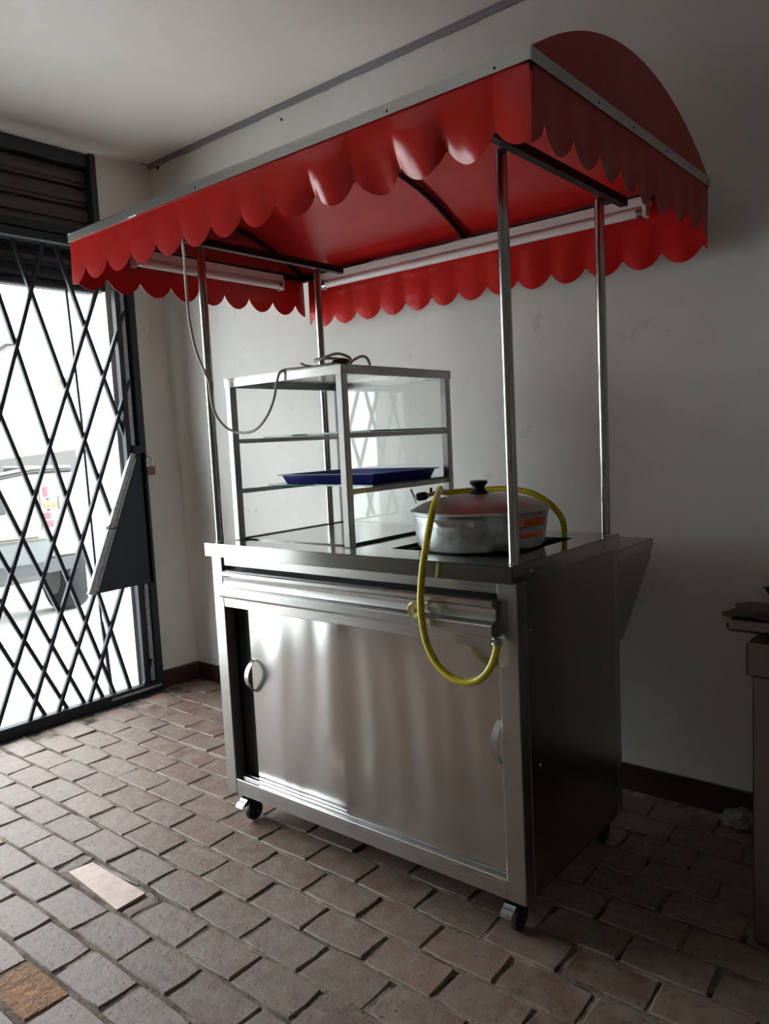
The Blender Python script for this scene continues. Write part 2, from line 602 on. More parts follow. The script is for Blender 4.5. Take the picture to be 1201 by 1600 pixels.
# thick left wall: pier beside the corner (slightly out of plumb), pier at the near end, lintel
lw = MB()
def pier(mb, corners, x_out):
    (x0, y0, zb), (x1, y1, _), zt, x0t, x1t = corners
    vs = [(x0, y0, zb), (x1, y1, zb), (x1t, y1, zt), (x0t, y0, zt),
          (x_out, y0, zb), (x_out, y1, zb), (x_out, y1, zt), (x_out, y0, zt)]
    mb.add(vs, [(0, 1, 2, 3), (5, 4, 7, 6), (4, 0, 3, 7), (1, 5, 6, 2), (3, 2, 6, 7), (4, 5, 1, 0)])
pier(lw, ((-1.412, OPEN1, -0.1), (-1.385, YW + 0.02, -0.1), ZC, -1.440, -1.505), XO)
lw.box(XO, -1.41, YF, OPEN0, -0.1, ZC)
lw.box(XO, -1.46, OPEN0, OPEN1, 2.615, ZC)
struct(lw.build('wall_left', M['wall'], smooth=False))

# ceiling joint strip and a dark nail hole and a stain on the back wall
tr = MB()
K = 40
for i in range(K):
    x0, x1 = -1.50 + i * (XR + 1.5) / K, -1.50 + (i + 1) * (XR + 1.5) / K
    w = 0.0015 * math.sin(i * 2.3)
    tr.box(x0, x1, YW - 0.012, YW + 0.01, ZC - 0.026 + w, ZC + 0.002)
struct(tr.build('trim_1', M['ceiling_trim'], smooth=False))
tr = MB()
for i in range(12):
    ya, yb = 0.95 - 0.029 * i, 0.95 - 0.029 * (i + 1)
    tr.bar((-1.503 + 0.0043 * i, ya, ceil_z(-1.5, ya) - 0.003), (-1.503 + 0.0043 * (i + 1), yb, ceil_z(-1.5, yb) - 0.003), 0.006, 0.008)
struct(tr.build('trim_2', M['ceiling_trim'], smooth=False))
hm = MB()
hm.lathe((-1.425, YW - 0.0015, 2.650), [(0.001, -0.002), (0.012, -0.001), (0.014, 0.004)], 9, 'y')
hm.lathe((-0.511, YW - 0.0015, 2.617), [(0.001, -0.002), (0.006, -0.001), (0.007, 0.004)], 9, 'y')
struct(hm.build('trim_3', M['scuff']))

# baseboards
struct(MB().box(-1.385, XR, YW - 0.012, YW + 0.01, -0.01, 0.083, 0.003).build('baseboard_back', M['baseboard']))
bl = MB()
vs = []
for (x, y) in ((-1.40, 0.712), (-1.373, YW)):
    vs += [(x - 0.03, y, -0.01), (x, y, -0.01), (x, y, 0.083), (x - 0.03, y, 0.083)]
bl.add(vs, [(0, 1, 2, 3), (4, 7, 6, 5), (1, 5, 6, 2), (2, 6, 7, 3), (0, 3, 7, 4), (0, 4, 5, 1)])
struct(bl.build('baseboard_left', M['baseboard'], smooth=False))

# ------------------------------------------------------------------ brick floor
fl = struct(MB().box(-1.44, XR, YF, YW, -0.12, -0.0065).build('floor', M['mortar'], smooth=False))
PX, PY = 0.2025, 0.1155
variants = []
def brick_mesh(name, seed, w=PX - 0.0050, d=PY - 0.005, worn=1.0):
    r = random.Random(seed)
    b = 0.004
    # top outline of 12 points, slightly broken, then chamfer ring, then the foot
    out = []
    for (x, y) in [(-.5, -.5), (-.17, -.5), (.17, -.5), (.5, -.5), (.5, 0), (.5, .5), (.17, .5), (-.17, .5), (-.5, .5), (-.5, 0)]:
        corner = abs(x) == .5 and abs(y) == .5
        j = 0.0060 if corner else 0.0024
        out.append((x * w - math.copysign(r.uniform(0, j) * worn, x) * (abs(x) == .5), y * d - math.copysign(r.uniform(0, j) * worn, y) * (abs(y) == .5)))
    n = len(out)
    vs, fs = [], []
    for (x, y) in out:
        k = 1 - b / 0.05
        vs.append((x * (1 - b * 2 / w), y * (1 - b * 2 / d), r.uniform(-0.0015, 0.0008) * worn))
    for (x, y) in out:
        vs.append((x, y, -0.004))
    for (x, y) in out:
        vs.append((x, y, -0.03))
    fs.append(tuple(range(n)))
    for q in (0, n):
        fs += [(q + i, q + n + i, q + n + (i + 1) % n, q + (i + 1) % n) for i in range(n)]
    me = bpy.data.meshes.new(name)
    me.from_pydata(vs, [], fs)
    bm = bmesh.new(); bm.from_mesh(me); bmesh.ops.recalc_face_normals(bm, faces=bm.faces); bm.to_mesh(me); bm.free()
    me.shade_smooth(); me.set_sharp_from_angle(angle=0.5)
    return me
for s_ in range(10):
    me = brick_mesh('brick', s_)
    me.materials.append(M['brick'])
    variants.append(me)

# one vertical joint measured per course; courses without a measurement alternate by half a brick
JX = {0: 0.090, -1: 0.004, -2: 0.112, -3: 0.005, -4: 0.129, -5: 0.042, -6: 0.145, 1: 0.189, 2: 0.079, 3: 0.180}
ROW0 = -0.0775
near, far = [], []
rnd = random.Random(11)
for k in range(int((YF - ROW0) / PY), int((YW - ROW0) / PY) + 1):
    yc = ROW0 + k * PY
    jx = JX.get(k, (0.09 if k % 2 == 0 else -0.01))
    i0 = int((-1.36 - jx) / PX) - 1
    for i in range(i0, int((XR - jx) / PX) + 1):
        xc = jx + (i + 0.5) * PX
        if xc - PX / 2 < -1.42 or xc + PX / 2 > XR or yc + PY / 2 > YW or yc - PY / 2 < YF:
            continue
        # bricks taken up by the pale tile patch and its broken bed
        if k == -3 and abs(xc - 0.005) < 0.16:
            continue
        dpt = in_view((xc, yc, 0), 90)
        item = (xc, yc, k, i)
        if dpt is not None and xc > -1.5:
            near.append((dpt, item))
        else:
            far.append(item)
near.sort()
far += [it for _, it in near[285:]]
near = near[:285]
def jig():
    return rnd.uniform(-0.0022, 0.0022)
for n_, (dpt, (xc, yc, k, i)) in enumerate(near):
    o = bpy.data.objects.new('brick', rnd.choice(variants))
    col.objects.link(o)
    place(o, (xc + jig(), yc + jig() * 0.8, rnd.uniform(-0.0035, 0.001)), fl)
    o.rotation_euler = (rnd.uniform(-0.018, 0.018), rnd.uniform(-0.012, 0.012), rnd.uniform(-0.012, 0.012) + (PI if rnd.random() < .5 else 0))
    if abs(xc - 0.245) < 0.11 and abs(yc + 0.77) < 0.05:
        me = o.data.copy()
        me.materials.clear()
        me.materials.append(M['orange_brick'])
        o.data = me
        o['label'] = 'chipped orange brick'
fm = MB()
for (xc, yc, k, i) in far:
    a = 0.097
    fm.box(xc - a, xc + a, yc - 0.053, yc + 0.053, -0.03, -0.001 + rnd.uniform(-0.002, 0), 0.004)
if fm.v:
    o = fm.build('brick_paving', M['brick'], fl, smooth=False)
    o['kind'] = 'stuff'
# sandy mortar lying almost flush in the long joints
sj = MB()
for k in range(-8, 9):
    y = ROW0 + (k - 0.5) * PY
    if not (YF < y < YW):
        continue
    n_ = 150
    def fn(u, v, y=y):
        x = -1.40 + 3.4 * u
        return (x, y - 0.007 + 0.014 * v + 0.001 * math.sin(x * 31 + y), -0.0026 + 0.0018 * math.sin(x * 17 + y * 40) * math.sin(x * 41 + y * 9) + rnd.uniform(-.0006, .0006) - 0.002 * abs(v - .5) * 2)
    sj.grid(fn, n_, 2)
so_ = sj.build('joint_sand', M['sand'], fl, smooth=False)
so_['kind'] = 'stuff'
# broken half bricks and the tile that patches the hole in the floor
def half_brick(x0, x1, y0, y1, tilt=0.0, z=-0.002, mat='brick'):
    w, d = x1 - x0, y1 - y0
    me = brick_mesh('brick', int(abs(x0 * 1000)) + 77, w, d, 2.2)
    me.materials.append(M[mat])
    o = bpy.data.objects.new('brick', me)
    col.objects.link(o)
    place(o, ((x0 + x1) / 2, (y0 + y1) / 2, z), fl)
    o.rotation_euler = (tilt, -tilt * 0.4, 0.01)
half_brick(-0.195, -0.142, -0.475, -0.372, 0.02)
half_brick(0.158, 0.203, -0.475, -0.372, -0.02)
half_brick(-0.12, 0.10, -0.388, -0.366, 0.05, -0.005)
ti = MB()
ti.add([(-.139, -.461, .002), (.150, -.480, .002), (.146, -.390, .002), (-.127, -.391, .002),
        (-.139, -.461, -.012), (.150, -.480, -.012), (.146, -.390, -.012), (-.127, -.391, -.012)],
       [(0, 1, 2, 3), (7, 6, 5, 4), (0, 4, 5, 1), (1, 5, 6, 2), (2, 6, 7, 3), (3, 7, 4, 0)])
ti.build('tile', M['tile'], fl, smooth=False, label='smooth pale pink rectangular tile patch')

# ------------------------------------------------------------------ street outside
struct(MB().box(-3.10, -1.44, -7, 7, -0.25, -0.03).build('pavement', M['pavement'], smooth=False))
struct(MB().box(-30, -3.10, -14, 14, -0.3, -0.10).build('street', M['pavement'], smooth=False))
kj = MB()
kj.box(-3.105, -3.085, -7, 7, -0.032, -0.0285)
kj.box(-3.54, -3.52, -0.2, 1.02, -0.102, -0.0985)
kj.box(-2.0, -1.985, -2, 1.5, -0.032, -0.0288)
struct(kj.build('trim_4', M['joint'], smooth=False))
ow = MB()
ow.box(-9.4, -9.0, -9, 12, -0.1, 3.6)
ow.box(-9.0, -8.94, -9, 12, 2.03, 2.06)
struct(ow.build('wall_opposite', M['street_white'], smooth=False))
pw = MB()
pw.add([(-6.0, -1.0, -0.1), (-6.0, 5.0, -0.1), (-6.0, 5.0, 1.45), (-6.0, -1.0, 0.94),
        (-6.2, -1.0, -0.1), (-6.2, 5.0, -0.1), (-6.2, 5.0, 1.45), (-6.2, -1.0, 0.94)],
       [(0, 1, 2, 3), (5, 4, 7, 6), (4, 0, 3, 7), (1, 5, 6, 2), (3, 2, 6, 7), (4, 5, 1, 0)])
tag(pw.build('cement_wall', M['street_grey'], smooth=False), 'low grey cement wall with sloping top across the street behind the pickup', 'wall')
aw = thing('awning', (-7.8, 2.6, 2.5), 'grey violet awning hanging on the white building across the street', 'awning')
am = MB()
am.add([(-9.0, 1.4, 3.5), (-9.0, 3.35, 3.5), (-7.7, 3.15, 2.95), (-7.7, 1.4, 2.95),
        (-9.0, 1.4, 3.45), (-9.0, 3.35, 3.45), (-7.7, 3.15, 2.62), (-7.7, 1.4, 2.62)],
       [(0, 1, 2, 3), (7, 6, 5, 4), (3, 2, 6, 7), (1, 5, 6, 2), (0, 3, 7, 4), (0, 4, 5, 1)])
am.build('awning_cloth', M['awning_cloth'], aw, smooth=False)
am = MB().bar((-9.0, 3.2, 2.5), (-7.75, 3.1, 2.63), 0.05, 0.05)
am.build('awning_arm', M['car_black'], aw)

# pickup truck, rear right quarter
tk = thing('pickup_truck', (-3.75, 1.5, -0.1), 'champagne pickup truck seen from behind through the gate, tail light visible', 'truck')
RX = -3.75
tk.rotation_euler = (0, 0, math.radians(-6))
def body_profile():
    # plan outline of the truck body, rear edge first, rounded rear corner on the right
    pts = [(-7.9, -0.05), (RX, -0.05), (RX, 1.46)]
    for i in range(1, 8):
        a = PI / 2 * i / 7
        pts.append((RX - 0.20 + 0.20 * math.cos(a), 1.54 + 0.20 * math.sin(a)))
    pts += [(-7.9, 1.76)]
    return pts
bm_ = MB()
prof = body_profile()
rows_ = [(0.44, 0.96), (0.56, 1.0), (0.80, 1.01), (1.00, 1.0), (1.06, 0.985), (1.08, 0.96)]
nP = len(prof)
for (z, s_) in rows_:
    for (x, y) in prof:
        cx_, cy_ = -5.8, 0.8
        bm_.v.append((cx_ + (x - cx_) * (0.97 + 0.03 * s_), cy_ + (y - cy_) * s_, z))
for j in range(len(rows_) - 1):
    for i in range(nP):
        i2 = (i + 1) % nP
        bm_.f.append((j * nP + i, j * nP + i2, (j + 1) * nP + i2, (j + 1) * nP + i))
bm_.f.append(tuple(range(nP))[::-1])
nb = len(bm_.v)
bm_.v += [(-5.8 + (x + 5.8) * 0.97, 0.8 + (y - 0.8) * 0.97, 0.66) for (x, y) in prof]
bm_.f.append(tuple(range(nb, nb + nP)))
bm_.build('truck_body', M['car_paint'], tk)
cb = MB()
cb.add([(-6.4, 0.05, 1.05), (-6.4, 1.6, 1.05), (-6.5, 1.5, 1.62), (-6.5, 0.15, 1.62),
        (-7.9, 0.05, 1.05), (-7.9, 1.6, 1.05), (-7.6, 1.5, 1.62), (-7.6, 0.15, 1.62)],
       [(0, 1, 2, 3), (5, 4, 7, 6), (4, 0, 3, 7), (1, 5, 6, 2), (3, 2, 6, 7)])
cbo = cb.build('truck_cab', M['car_paint'], tk)
MB().bar((-6.42, 0.83, 1.16), (-6.485, 0.83, 1.54), 1.2, 0.02).build('rear_window', M['car_black'], cbo, smooth=False)
tg = MB().box(RX - 0.01, RX + 0.012, 0.0, 1.30, 0.60, 1.02, 0.008)
tgo = tg.build('tailgate', M['car_paint'], tk)
MB().box(RX + 0.008, RX + 0.022, 0.86, 1.075, 0.80, 0.90, 0.008).build('tailgate_latch', M['car_black'], tgo)
br = MB()
br.tube([(RX + 0.01, -0.05, 1.045), (RX + 0.01, 1.0, 1.06), (RX + 0.0, 1.30, 1.105), (RX - 0.05, 1.60, 1.10), (-5.4, 1.64, 1.10)], 0.014, 6)
br.build('bed_rail', M['car_black'], tk)
bt = MB().tube([(RX + 0.012, -0.05, 1.075), (RX + 0.012, 1.0, 1.088), (RX + 0.002, 1.30, 1.13), (RX - 0.05, 1.60, 1.125), (-5.4, 1.64, 1.125)], 0.012, 6)
bt.build('bed_cap', M['car_paint'], tk)
tl = MB().prism([(1.335, 0.655), (1.405, 0.635), (1.462, 0.72), (1.492, 0.86), (1.478, 0.985), (1.335, 1.005)], 'x', RX - 0.02, RX + 0.018)
tlo = tl.build('tail_light', M['lens_clear'], tk)
def lens(name, y0, y1, z0, z1, mm):
    MB().box(RX + 0.012, RX + 0.026, y0, y1, z0, z1, 0.004).build(name, M[mm], tlo)
lens('red_lens', 1.352, 1.388, 0.905, 0.985, 'lens_red')
lens('red_lens', 1.345, 1.415, 0.672, 0.722, 'lens_red')
lens('red_lens', 1.345, 1.400, 0.738, 0.785, 'lens_red')
lens('orange_lens', 1.345, 1.455, 0.822, 0.862, 'lens_orange')
lens('dark_lens', 1.375, 1.397, 0.878, 0.896, 'car_black')
lens('dark_lens', 1.375, 1.397, 0.796, 0.812, 'car_black')
lens('dark_lens', 1.460, 1.476, 0.800, 0.905, 'car_grey')
bp = MB()
bp.prism([(-3.78, 0.0), (-3.56, 0.0), (-3.56, 1.20), (-3.62, 1.33), (-3.78, 1.36)], 'z', 0.43, 0.585)
bpo = bp.build('rear_bumper', M['car_grey'], tk)
bl2 = MB().prism([(-3.80, 0.0), (-3.60, 0.0), (-3.60, 1.16), (-3.70, 1.56), (-4.1, 1.70)], 'z', 0.335, 0.435)
bl2.build('under_valance', M['car_black'], tk)
sd = MB().prism([(-4.02, 1.735), (-3.86, 1.700), (-3.86, 1.735), (-4.02, 1.768)], 'z', 0.755, 0.785)
sd.build('side_moulding', M['car_grey'], tk)
for (wx, wy) in ((-4.33, 1.70), (-4.33, 0.18), (-6.9, 1.66), (-6.9, 0.18)):
    w = MB().lathe((wx, wy, 0.215), [(0.02, -0.10), (0.20, -0.11), (0.295, -0.105), (0.315, -0.07), (0.315, 0.07), (0.295, 0.105), (0.20, 0.11), (0.02, 0.10)], 24, 'y')
    wo = w.build('wheel', M['tyre'], tk)
    MB().lathe((wx, wy, 0.215), [(0.01, -0.115), (0.17, -0.112), (0.18, -0.10), (0.18, 0.10), (0.17, 0.112), (0.01, 0.115)], 18, 'y').build('wheel_rim', M['car_grey'], wo)
lf = MB()
for i in range(14):
    a = rnd.uniform(0, 2 * PI)
    c = Vector((-8.75 + rnd.uniform(-.1, .1), 4.28 + rnd.uniform(-.12, .12), 2.30 + rnd.uniform(-.09, .09)))
    d1 = Vector((rnd.uniform(-1, 1), rnd.uniform(-1, 1), rnd.uniform(-.6, .6))).normalized() * 0.07
    d2 = d1.cross(Vector((0.3, 0.2, 1))).normalized() * 0.03
    q = Vector((0, 0, 0.012))
    lf.add([c - d1, c - d2, c + d1, c + d2, c + q], [(0, 1, 4), (1, 2, 4), (2, 3, 4), (3, 0, 4), (3, 2, 1, 0)])
lf.tube([(-8.97, 4.28, 2.30), (-8.8, 4.28, 2.27), (-8.75, 4.28, 2.33)], 0.01, 5)
tag(lf.build('climbing_plant', M['leaf'], smooth=False), 'small green tuft of leaves on the white wall across the street', 'plant')

# ------------------------------------------------------------------ roller shutter above the gate
sh = thing('roller_shutter', (-1.52, -0.67, 2.0), 'raised dark roller shutter of horizontal slats above the lattice gate', 'shutter')
SX = -1.50
slat_z = [(2.012, 2.085, 'shutter_dark'), (2.088, 2.165, 'shutter_dark'), (2.168, 2.245, 'shutter_dark'),
          (2.300, 2.378, 'shutter'), (2.392, 2.470, 'shutter'), (2.484, 2.562, 'shutter')]
for (z0, z1, mm) in slat_z:
    zc, hh = (z0 + z1) / 2, (z1 - z0) / 2
    poly = [(SX - 0.02, z0), (SX + 0.004, z0), (SX + 0.006, z0 + 0.012), (SX + 0.018, z0 + 0.018), (SX + 0.024, zc), (SX + 0.018, z1 - 0.014), (SX + 0.006, z1 - 0.008), (SX + 0.004, z1), (SX - 0.02, z1)]
    MB().prism([(x, z) for x, z in poly], 'y', OPEN0 + 0.02, OPEN1 - 0.025).build('slat', M[mm], sh, smooth=False)
MB().box(SX - 0.032, SX - 0.016, OPEN0 + 0.02, OPEN1 - 0.025, 1.99, 2.62).build('slat_light_stop', M['shutter_dark'], sh, smooth=False)  # unseen backing added to stop daylight leaking between the slats
MB().box(SX - 0.03, SX + 0.03, OPEN0 + 0.02, OPEN1 - 0.025, 1.985, 2.010, 0.006).build('bottom_bar', M['shutter_dark'], sh)
MB().box(SX - 0.02, SX + 0.035, OPEN0 + 0.02, OPEN1 - 0.025, 2.252, 2.292, 0.004).build('joint_rail', M['shutter'], sh)
MB().box(SX - 0.03, SX + 0.05, OPEN0, OPEN1, 2.566, 2.625, 0.004).build('head_rail', M['shutter_dark'], sh)
MB().box(SX - 0.03, SX + 0.075, OPEN1 - 0.03, OPEN1 + 0.002, 1.99, 2.625, 0.004).build('guide_rail', M['shutter_dark'], sh)
MB().box(SX - 0.03, SX + 0.075, OPEN0 - 0.002, OPEN0 + 0.03, 0.0, 2.625, 0.004).build('guide_rail', M['shutter_dark'], sh)

# ------------------------------------------------------------------ lattice gate
gt = thing('security_gate', (-1.40, -0.62, 0.0), 'blue black lattice security gate of crossed steel bars in the doorway', 'gate')
GX = -1.390
G0 = OPEN0 - 0.02
st = MB().box(GX - 0.014, GX + 0.026, 0.678, 0.716, 0.0, 2.23, 0.003).build('gate_post', M['gate'], gt)
MB().box(GX - 0.018, GX + 0.020, 0.612, 0.640, 0.05, 2.16, 0.003).build('gate_stile', M['gate'], gt)
MB().box(GX - 0.018, GX + 0.012, 0.640, 0.664, 1.245, 2.16, 0.003).build('stile_strip', M['worn_strip'], gt, label='worn bare steel strip')
MB().box(GX - 0.018, GX + 0.012, 0.652, 0.678, 0.055, 0.555, 0.003).build('stile_strip', M['worn_strip'], gt, label='worn bare steel strip')
MB().box(GX - 0.02, GX + 0.025, G0, 0.70, 0.0, 0.05, 0.003).build('bottom_rail', M['gate'], gt)
MB().box(GX + 0.0255, GX + 0.030, 0.42, 0.70, 0.024, 0.036, 0.001).build('latch_bar', M['worn_strip'], gt, label='bare steel strip on bottom rail')
MB().box(GX - 0.02, GX + 0.03, G0, 0.70, -0.008, 0.0, 0.001).build('floor_track', M['gate'], gt)
MB().box(GX - 0.02, GX + 0.025, G0, 0.70, 2.158, 2.205, 0.003).build('top_rail', M['gate'], gt)
MB().box(GX + 0.026, GX + 0.030, G0, 0.60, 2.160, 2.168, 0.001).build('rail_highlight', M['worn_strip'], gt, label='thin pale strip painting in the highlight along the rail')  # pale strip stands in for the highlight on the rail's lower edge
MB().box(GX - 0.018, GX + 0.022, G0, 0.70, 2.213, 2.250, 0.003).build('header_rail', M['gate'], gt)
MB().box(GX - 0.018, GX + 0.022, G0 - 0.02, G0 + 0.02, 0.0, 2.23, 0.003).build('gate_post', M['gate'], gt)

YA, YB, ZA, ZB = G0 + 0.02, 0.66, 0.05, 2.16
def gate_bar(y0, z0, mm, dx, zmin=ZA, ymax=YB):
    pts = []
    for y in (YA, ymax):
        z = z0 + mm * (y - y0)
        if zmin <= z <= ZB:
            pts.append((y, z))
    for z in (zmin, ZB):
        y = y0 + (z - z0) / mm
        if YA <= y <= ymax:
            pts.append((y, z))
    pts.sort(key=lambda t: t[1])
    if len(pts) < 2 or (pts[1][1] - pts[0][1]) < 0.06:
        return
    MB().bar((GX + dx, *pts[0]), (GX + dx, *pts[1]), 0.0165, 0.0165, up=(1, 0, 0)).build('lattice_bar', M['gate'], gt, smooth=False)
rising = [(0.174, 1.116, 2.45), (0.185, 0.765, 2.38), (0.277, 0.646, 2.40), (0.258, 0.266, 2.25), (0.401, 0.246, 2.32), (0.620, 0.066, 2.6)]
falling = [(0.025, 0.223, -2.19), (0.075, 0.339, -2.16), (0.121, 0.458, -2.35), (0.217, 0.496, -2.59), (0.270, 0.635, -3.22), (0.330, 0.884, -4.00)]
for (y, z, s_) in rising:
    gate_bar(y, z, s_, 0.006)
for (y, z, s_) in falling:
    gate_bar(y, z, s_, -0.006)
gate_bar(0.403, 1.299, -3.44, -0.006, zmin=0.86)
gate_bar(0.524, 1.600, -3.17, -0.006, zmin=1.22)
for i in range(12):
    gate_bar(-0.115 - 0.26 * i, 1.0, 2.90, 0.006)
    gate_bar(-0.53 - 0.20 * i, 1.0, -2.25, -0.006)
# lock plate with a bare diagonal edge
lp = MB().prism([(0.700, 0.560), (0.700, 1.235), (0.640, 1.235), (0.380, 0.556)], 'x', GX + 0.020, GX + 0.026)
lp.build('lock_plate', M['gate'], gt, smooth=False)
ls = MB()
ls.prism([(0.345, 0.562), (0.378, 0.552), (0.652, 1.205), (0.628, 1.212)], 'x', GX + 0.010, GX + 0.030)
ls.build('plate_edge', M['worn_strip'], gt, smooth=False, label='bare scratched steel edge strip')
MB().bar((GX + 0.028, 0.388, 0.570), (GX + 0.028, 0.646, 1.185), 0.010, 0.010, up=(1, 0, 0)).build('plate_lip', M['worn_strip'], gt, label='bare scratched steel lip')
tw = MB().tube(smooth_path([(GX + .03, .46, .86), (GX + .045, .49, .855), (GX + .03, .515, .862), (GX + .02, .50, .875), (GX + .04, .475, .872), (GX + .04, .455, .862)], 4), 0.003, 5)
tw.build('wire_tie', M['black_tube'], gt)
MB().box(GX + 0.012, GX + 0.034, 0.640, 0.700, 1.205, 1.245, 0.003).build('hasp', M['gate'], gt)
MB().tube([(-1.45, 0.412, 1.98), (-1.45, 0.432, 1.40), (-1.45, 0.442, 0.63), (-1.45, 0.448, 0.40)], 0.006, 6).build('drop_rod', M['gate'], gt)
MB().tube([(-1.45, 0.449, 0.40), (-1.45, 0.456, 0.33), (-1.45, 0.462, 0.20), (-1.45, 0.470, 0.01), (-1.45, 0.472, -0.008)], [0.008, 0.011, 0.010, 0.012, 0.010], 7).build('drop_bolt', M['gate'], gt)

pk = thing('padlock', (GX + 0.05, 0.712, 1.10), 'worn red padlock hanging from the hasp of the lattice gate', 'padlock')
MB().box(GX + 0.038, GX + 0.060, 0.690, 0.738, 1.098, 1.140, 0.004).build('lock_body', M['padlock'], pk)
sk = [(GX + 0.049, 0.699, 1.135), (GX + 0.049, 0.699, 1.175)]
for i in range(1, 8):
    a = PI - PI * i / 7
    sk.append((GX + 0.049, 0.714 + 0.015 * math.cos(a), 1.178 + 0.017 * math.sin(a)))
sk += [(GX + 0.049, 0.729, 1.135)]
MB().tube(sk, 0.0042, 7).build('shackle', M['chrome'], pk)

# ------------------------------------------------------------------ the food cart
CL, CD = 1.1118, 0.6014
ct = thing('food_cart', (0.55, 0.30, 0.0), 'stainless steel street food cart with red scalloped vinyl canopy', 'cart')

# counter top with a rectangular hole, front lip
HX0, HX1, HY0, HY1 = 0.660, 1.034, 0.124, 0.470
top = MB()
zt, zs = 0.920, 0.8785
def slab(x0, x1, y0, y1):
    top.box(x0, x1, y0, y1, zt - 0.0025, zt)
slab(0, HX0, 0, CD); slab(HX1, CL, 0, CD); slab(HX0, HX1, 0, HY0); slab(HX0, HX1, HY1, CD)
for b_ in ((0, CL, 0, 0.003), (0, CL, CD - 0.003, CD), (0, 0.003, 0, CD), (CL - 0.003, CL, 0, CD)):
    top.box(*b_, zs, zt - 0.001, 0.0008)
for b_ in ((HX0 - .002, HX1 + .002, HY0 - .002, HY0), (HX0 - .002, HX1 + .002, HY1, HY1 + .002), (HX0 - .002, HX0, HY0, HY1), (HX1, HX1 + .002, HY0, HY1)):
    top.box(*b_, 0.890, zt - 0.001)
topo = top.build('countertop', M['counter_steel'], ct, smooth=False)
for (y, z) in ((0.088, 0.897), (0.50, 0.897)):
    MB().sphere((CL + 0.0005, y, z), 0.0042, 8, (0.6, 1, 1)).build('rivet', M['chrome'], topo)

# body: posts, panels
def post(x0, x1, y0, y1):
    return MB().box(x0, x1, y0, y1, 0.100, 0.8785, 0.002).build('corner_post', M['steel_v'], ct)
post(0.008, 0.056, 0.019, 0.060)
post(1.058, 1.1095, 0.019, 0.060)
post(0.008, 0.056, CD - 0.045, CD - 0.006)
post(1.058, 1.1095, CD - 0.045, CD - 0.006)
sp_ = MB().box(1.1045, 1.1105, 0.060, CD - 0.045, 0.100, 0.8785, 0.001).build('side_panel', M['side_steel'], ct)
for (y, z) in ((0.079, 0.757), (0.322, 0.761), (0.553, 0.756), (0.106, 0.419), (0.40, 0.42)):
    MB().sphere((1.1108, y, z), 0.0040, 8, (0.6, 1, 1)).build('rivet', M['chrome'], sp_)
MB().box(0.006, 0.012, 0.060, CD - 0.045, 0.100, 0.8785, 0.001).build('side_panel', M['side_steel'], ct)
MB().box(0.056, 1.058, CD - 0.020, CD - 0.014, 0.100, 0.8785, 0.001).build('back_panel', M['side_steel'], ct)
MB().box(0.012, 1.1045, 0.060, CD - 0.020, 0.104, 0.112).build('bottom_panel', M['side_steel'], ct, smooth=False)
MB().box(0.056, 1.058, 0.026, 0.040, 0.848, 0.8785, 0.001).build('apron_rail', M['steel'], ct)
MB().box(0.056, 1.058, 0.045, 0.055, 0.715, 0.850).build('dark_slot_sheet', M['dark_metal'], ct, smooth=False)  # near-black sheet stands in for the shade inside the slot
MB().box(0.056, 1.058, 0.020, 0.040, 0.7165, 0.757, 0.0015).build('door_head_rail', M['steel'], ct)
brl = MB().box(0.056, 1.058, 0.020, 0.036, 0.100, 0.150, 0.0015).build('bottom_rail', M['steel'], ct)
for y in (0.037, 0.051):
    MB().box(0.056, 1.058, y, y + 0.009, 0.112, 0.156, 0.0012).build('door_track', M['steel'], brl)
MB().box(0.056, 1.058, 0.036, 0.064, 0.112, 0.140).build('track_bed', M['dark_metal'], brl, smooth=False)

# gas manifold channel
prof = [(0.019, 0.838), (-0.012, 0.838), (-0.016, 0.835), (-0.016, 0.826), (-0.002, 0.818), (0.001, 0.806), (-0.001, 0.796), (-0.004, 0.790),
        (-0.010, 0.788), (-0.020, 0.784), (-0.022, 0.781), (-0.022, 0.764), (-0.018, 0.758), (-0.004, 0.752), (0.019, 0.752)]
mf = MB().prism(prof, 'x', 0.084, 1.062).build('burner_channel', M['steel'], ct, ang=0.3)
ce = MB().prism(prof, 'x', 1.062, 1.0655).build('end_cap', M['side_steel'], mf)
fl_ = MB().box(1.0655, 1.081, 0.0155, 0.0185, 0.744, 0.838, 0.001).build('flange', M['steel_v'], mf)
for z in (0.826, 0.757):
    MB().sphere((1.0745, 0.0150, z), 0.0035, 8, (1, .6, 1)).build('rivet', M['chrome'], mf)
vw = MB().lathe((0.862, -0.0215, 0.803), [(0.004, 0.018), (0.006, 0.0), (0.006, -0.012), (0.019, -0.013), (0.021, -0.017), (0.021, -0.022), (0.018, -0.025), (0.006, -0.024), (0.005, -0.028), (0.001, -0.028)], 20, 'y')
vw.build('gas_valve_knob', M['brass'], mf)

# sliding doors: slightly buckled sheets
def door(name, x0, x1, y, seed):
    r = random.Random(seed)
    ph = [r.uniform(0, 6) for _ in range(3)]
    z0, z1 = 0.146, 0.722
    mb = MB()
    def fn(u, v):
        x, z = x0 + (x1 - x0) * u, z0 + (z1 - z0) * v
        e = math.sin(PI * v) * 0.7 + 0.3
        return (x, y + e * (0.0007 * math.sin(x * 31 + ph[0] + 1.2 * math.sin(z * 3)) + 0.0004 * math.sin(x * 61 + ph[1] + 2.1 * math.sin(z * 4 + x * 5))), z)
    mb.grid(fn, 60, 16)
    o = mb.build(name, M['door_steel'], ct, thick=0.004, ang=0.9)
    return o
dl = door('sliding_door', 0.126, 0.560, 0.0560, 3)
dr = door('sliding_door', 0.524, 1.066, 0.0415, 8)
MB().box(0.5225, 0.5255, 0.0385, 0.0540, 0.150, 0.720, 0.001).build('door_lip', M['steel_v'], dr)
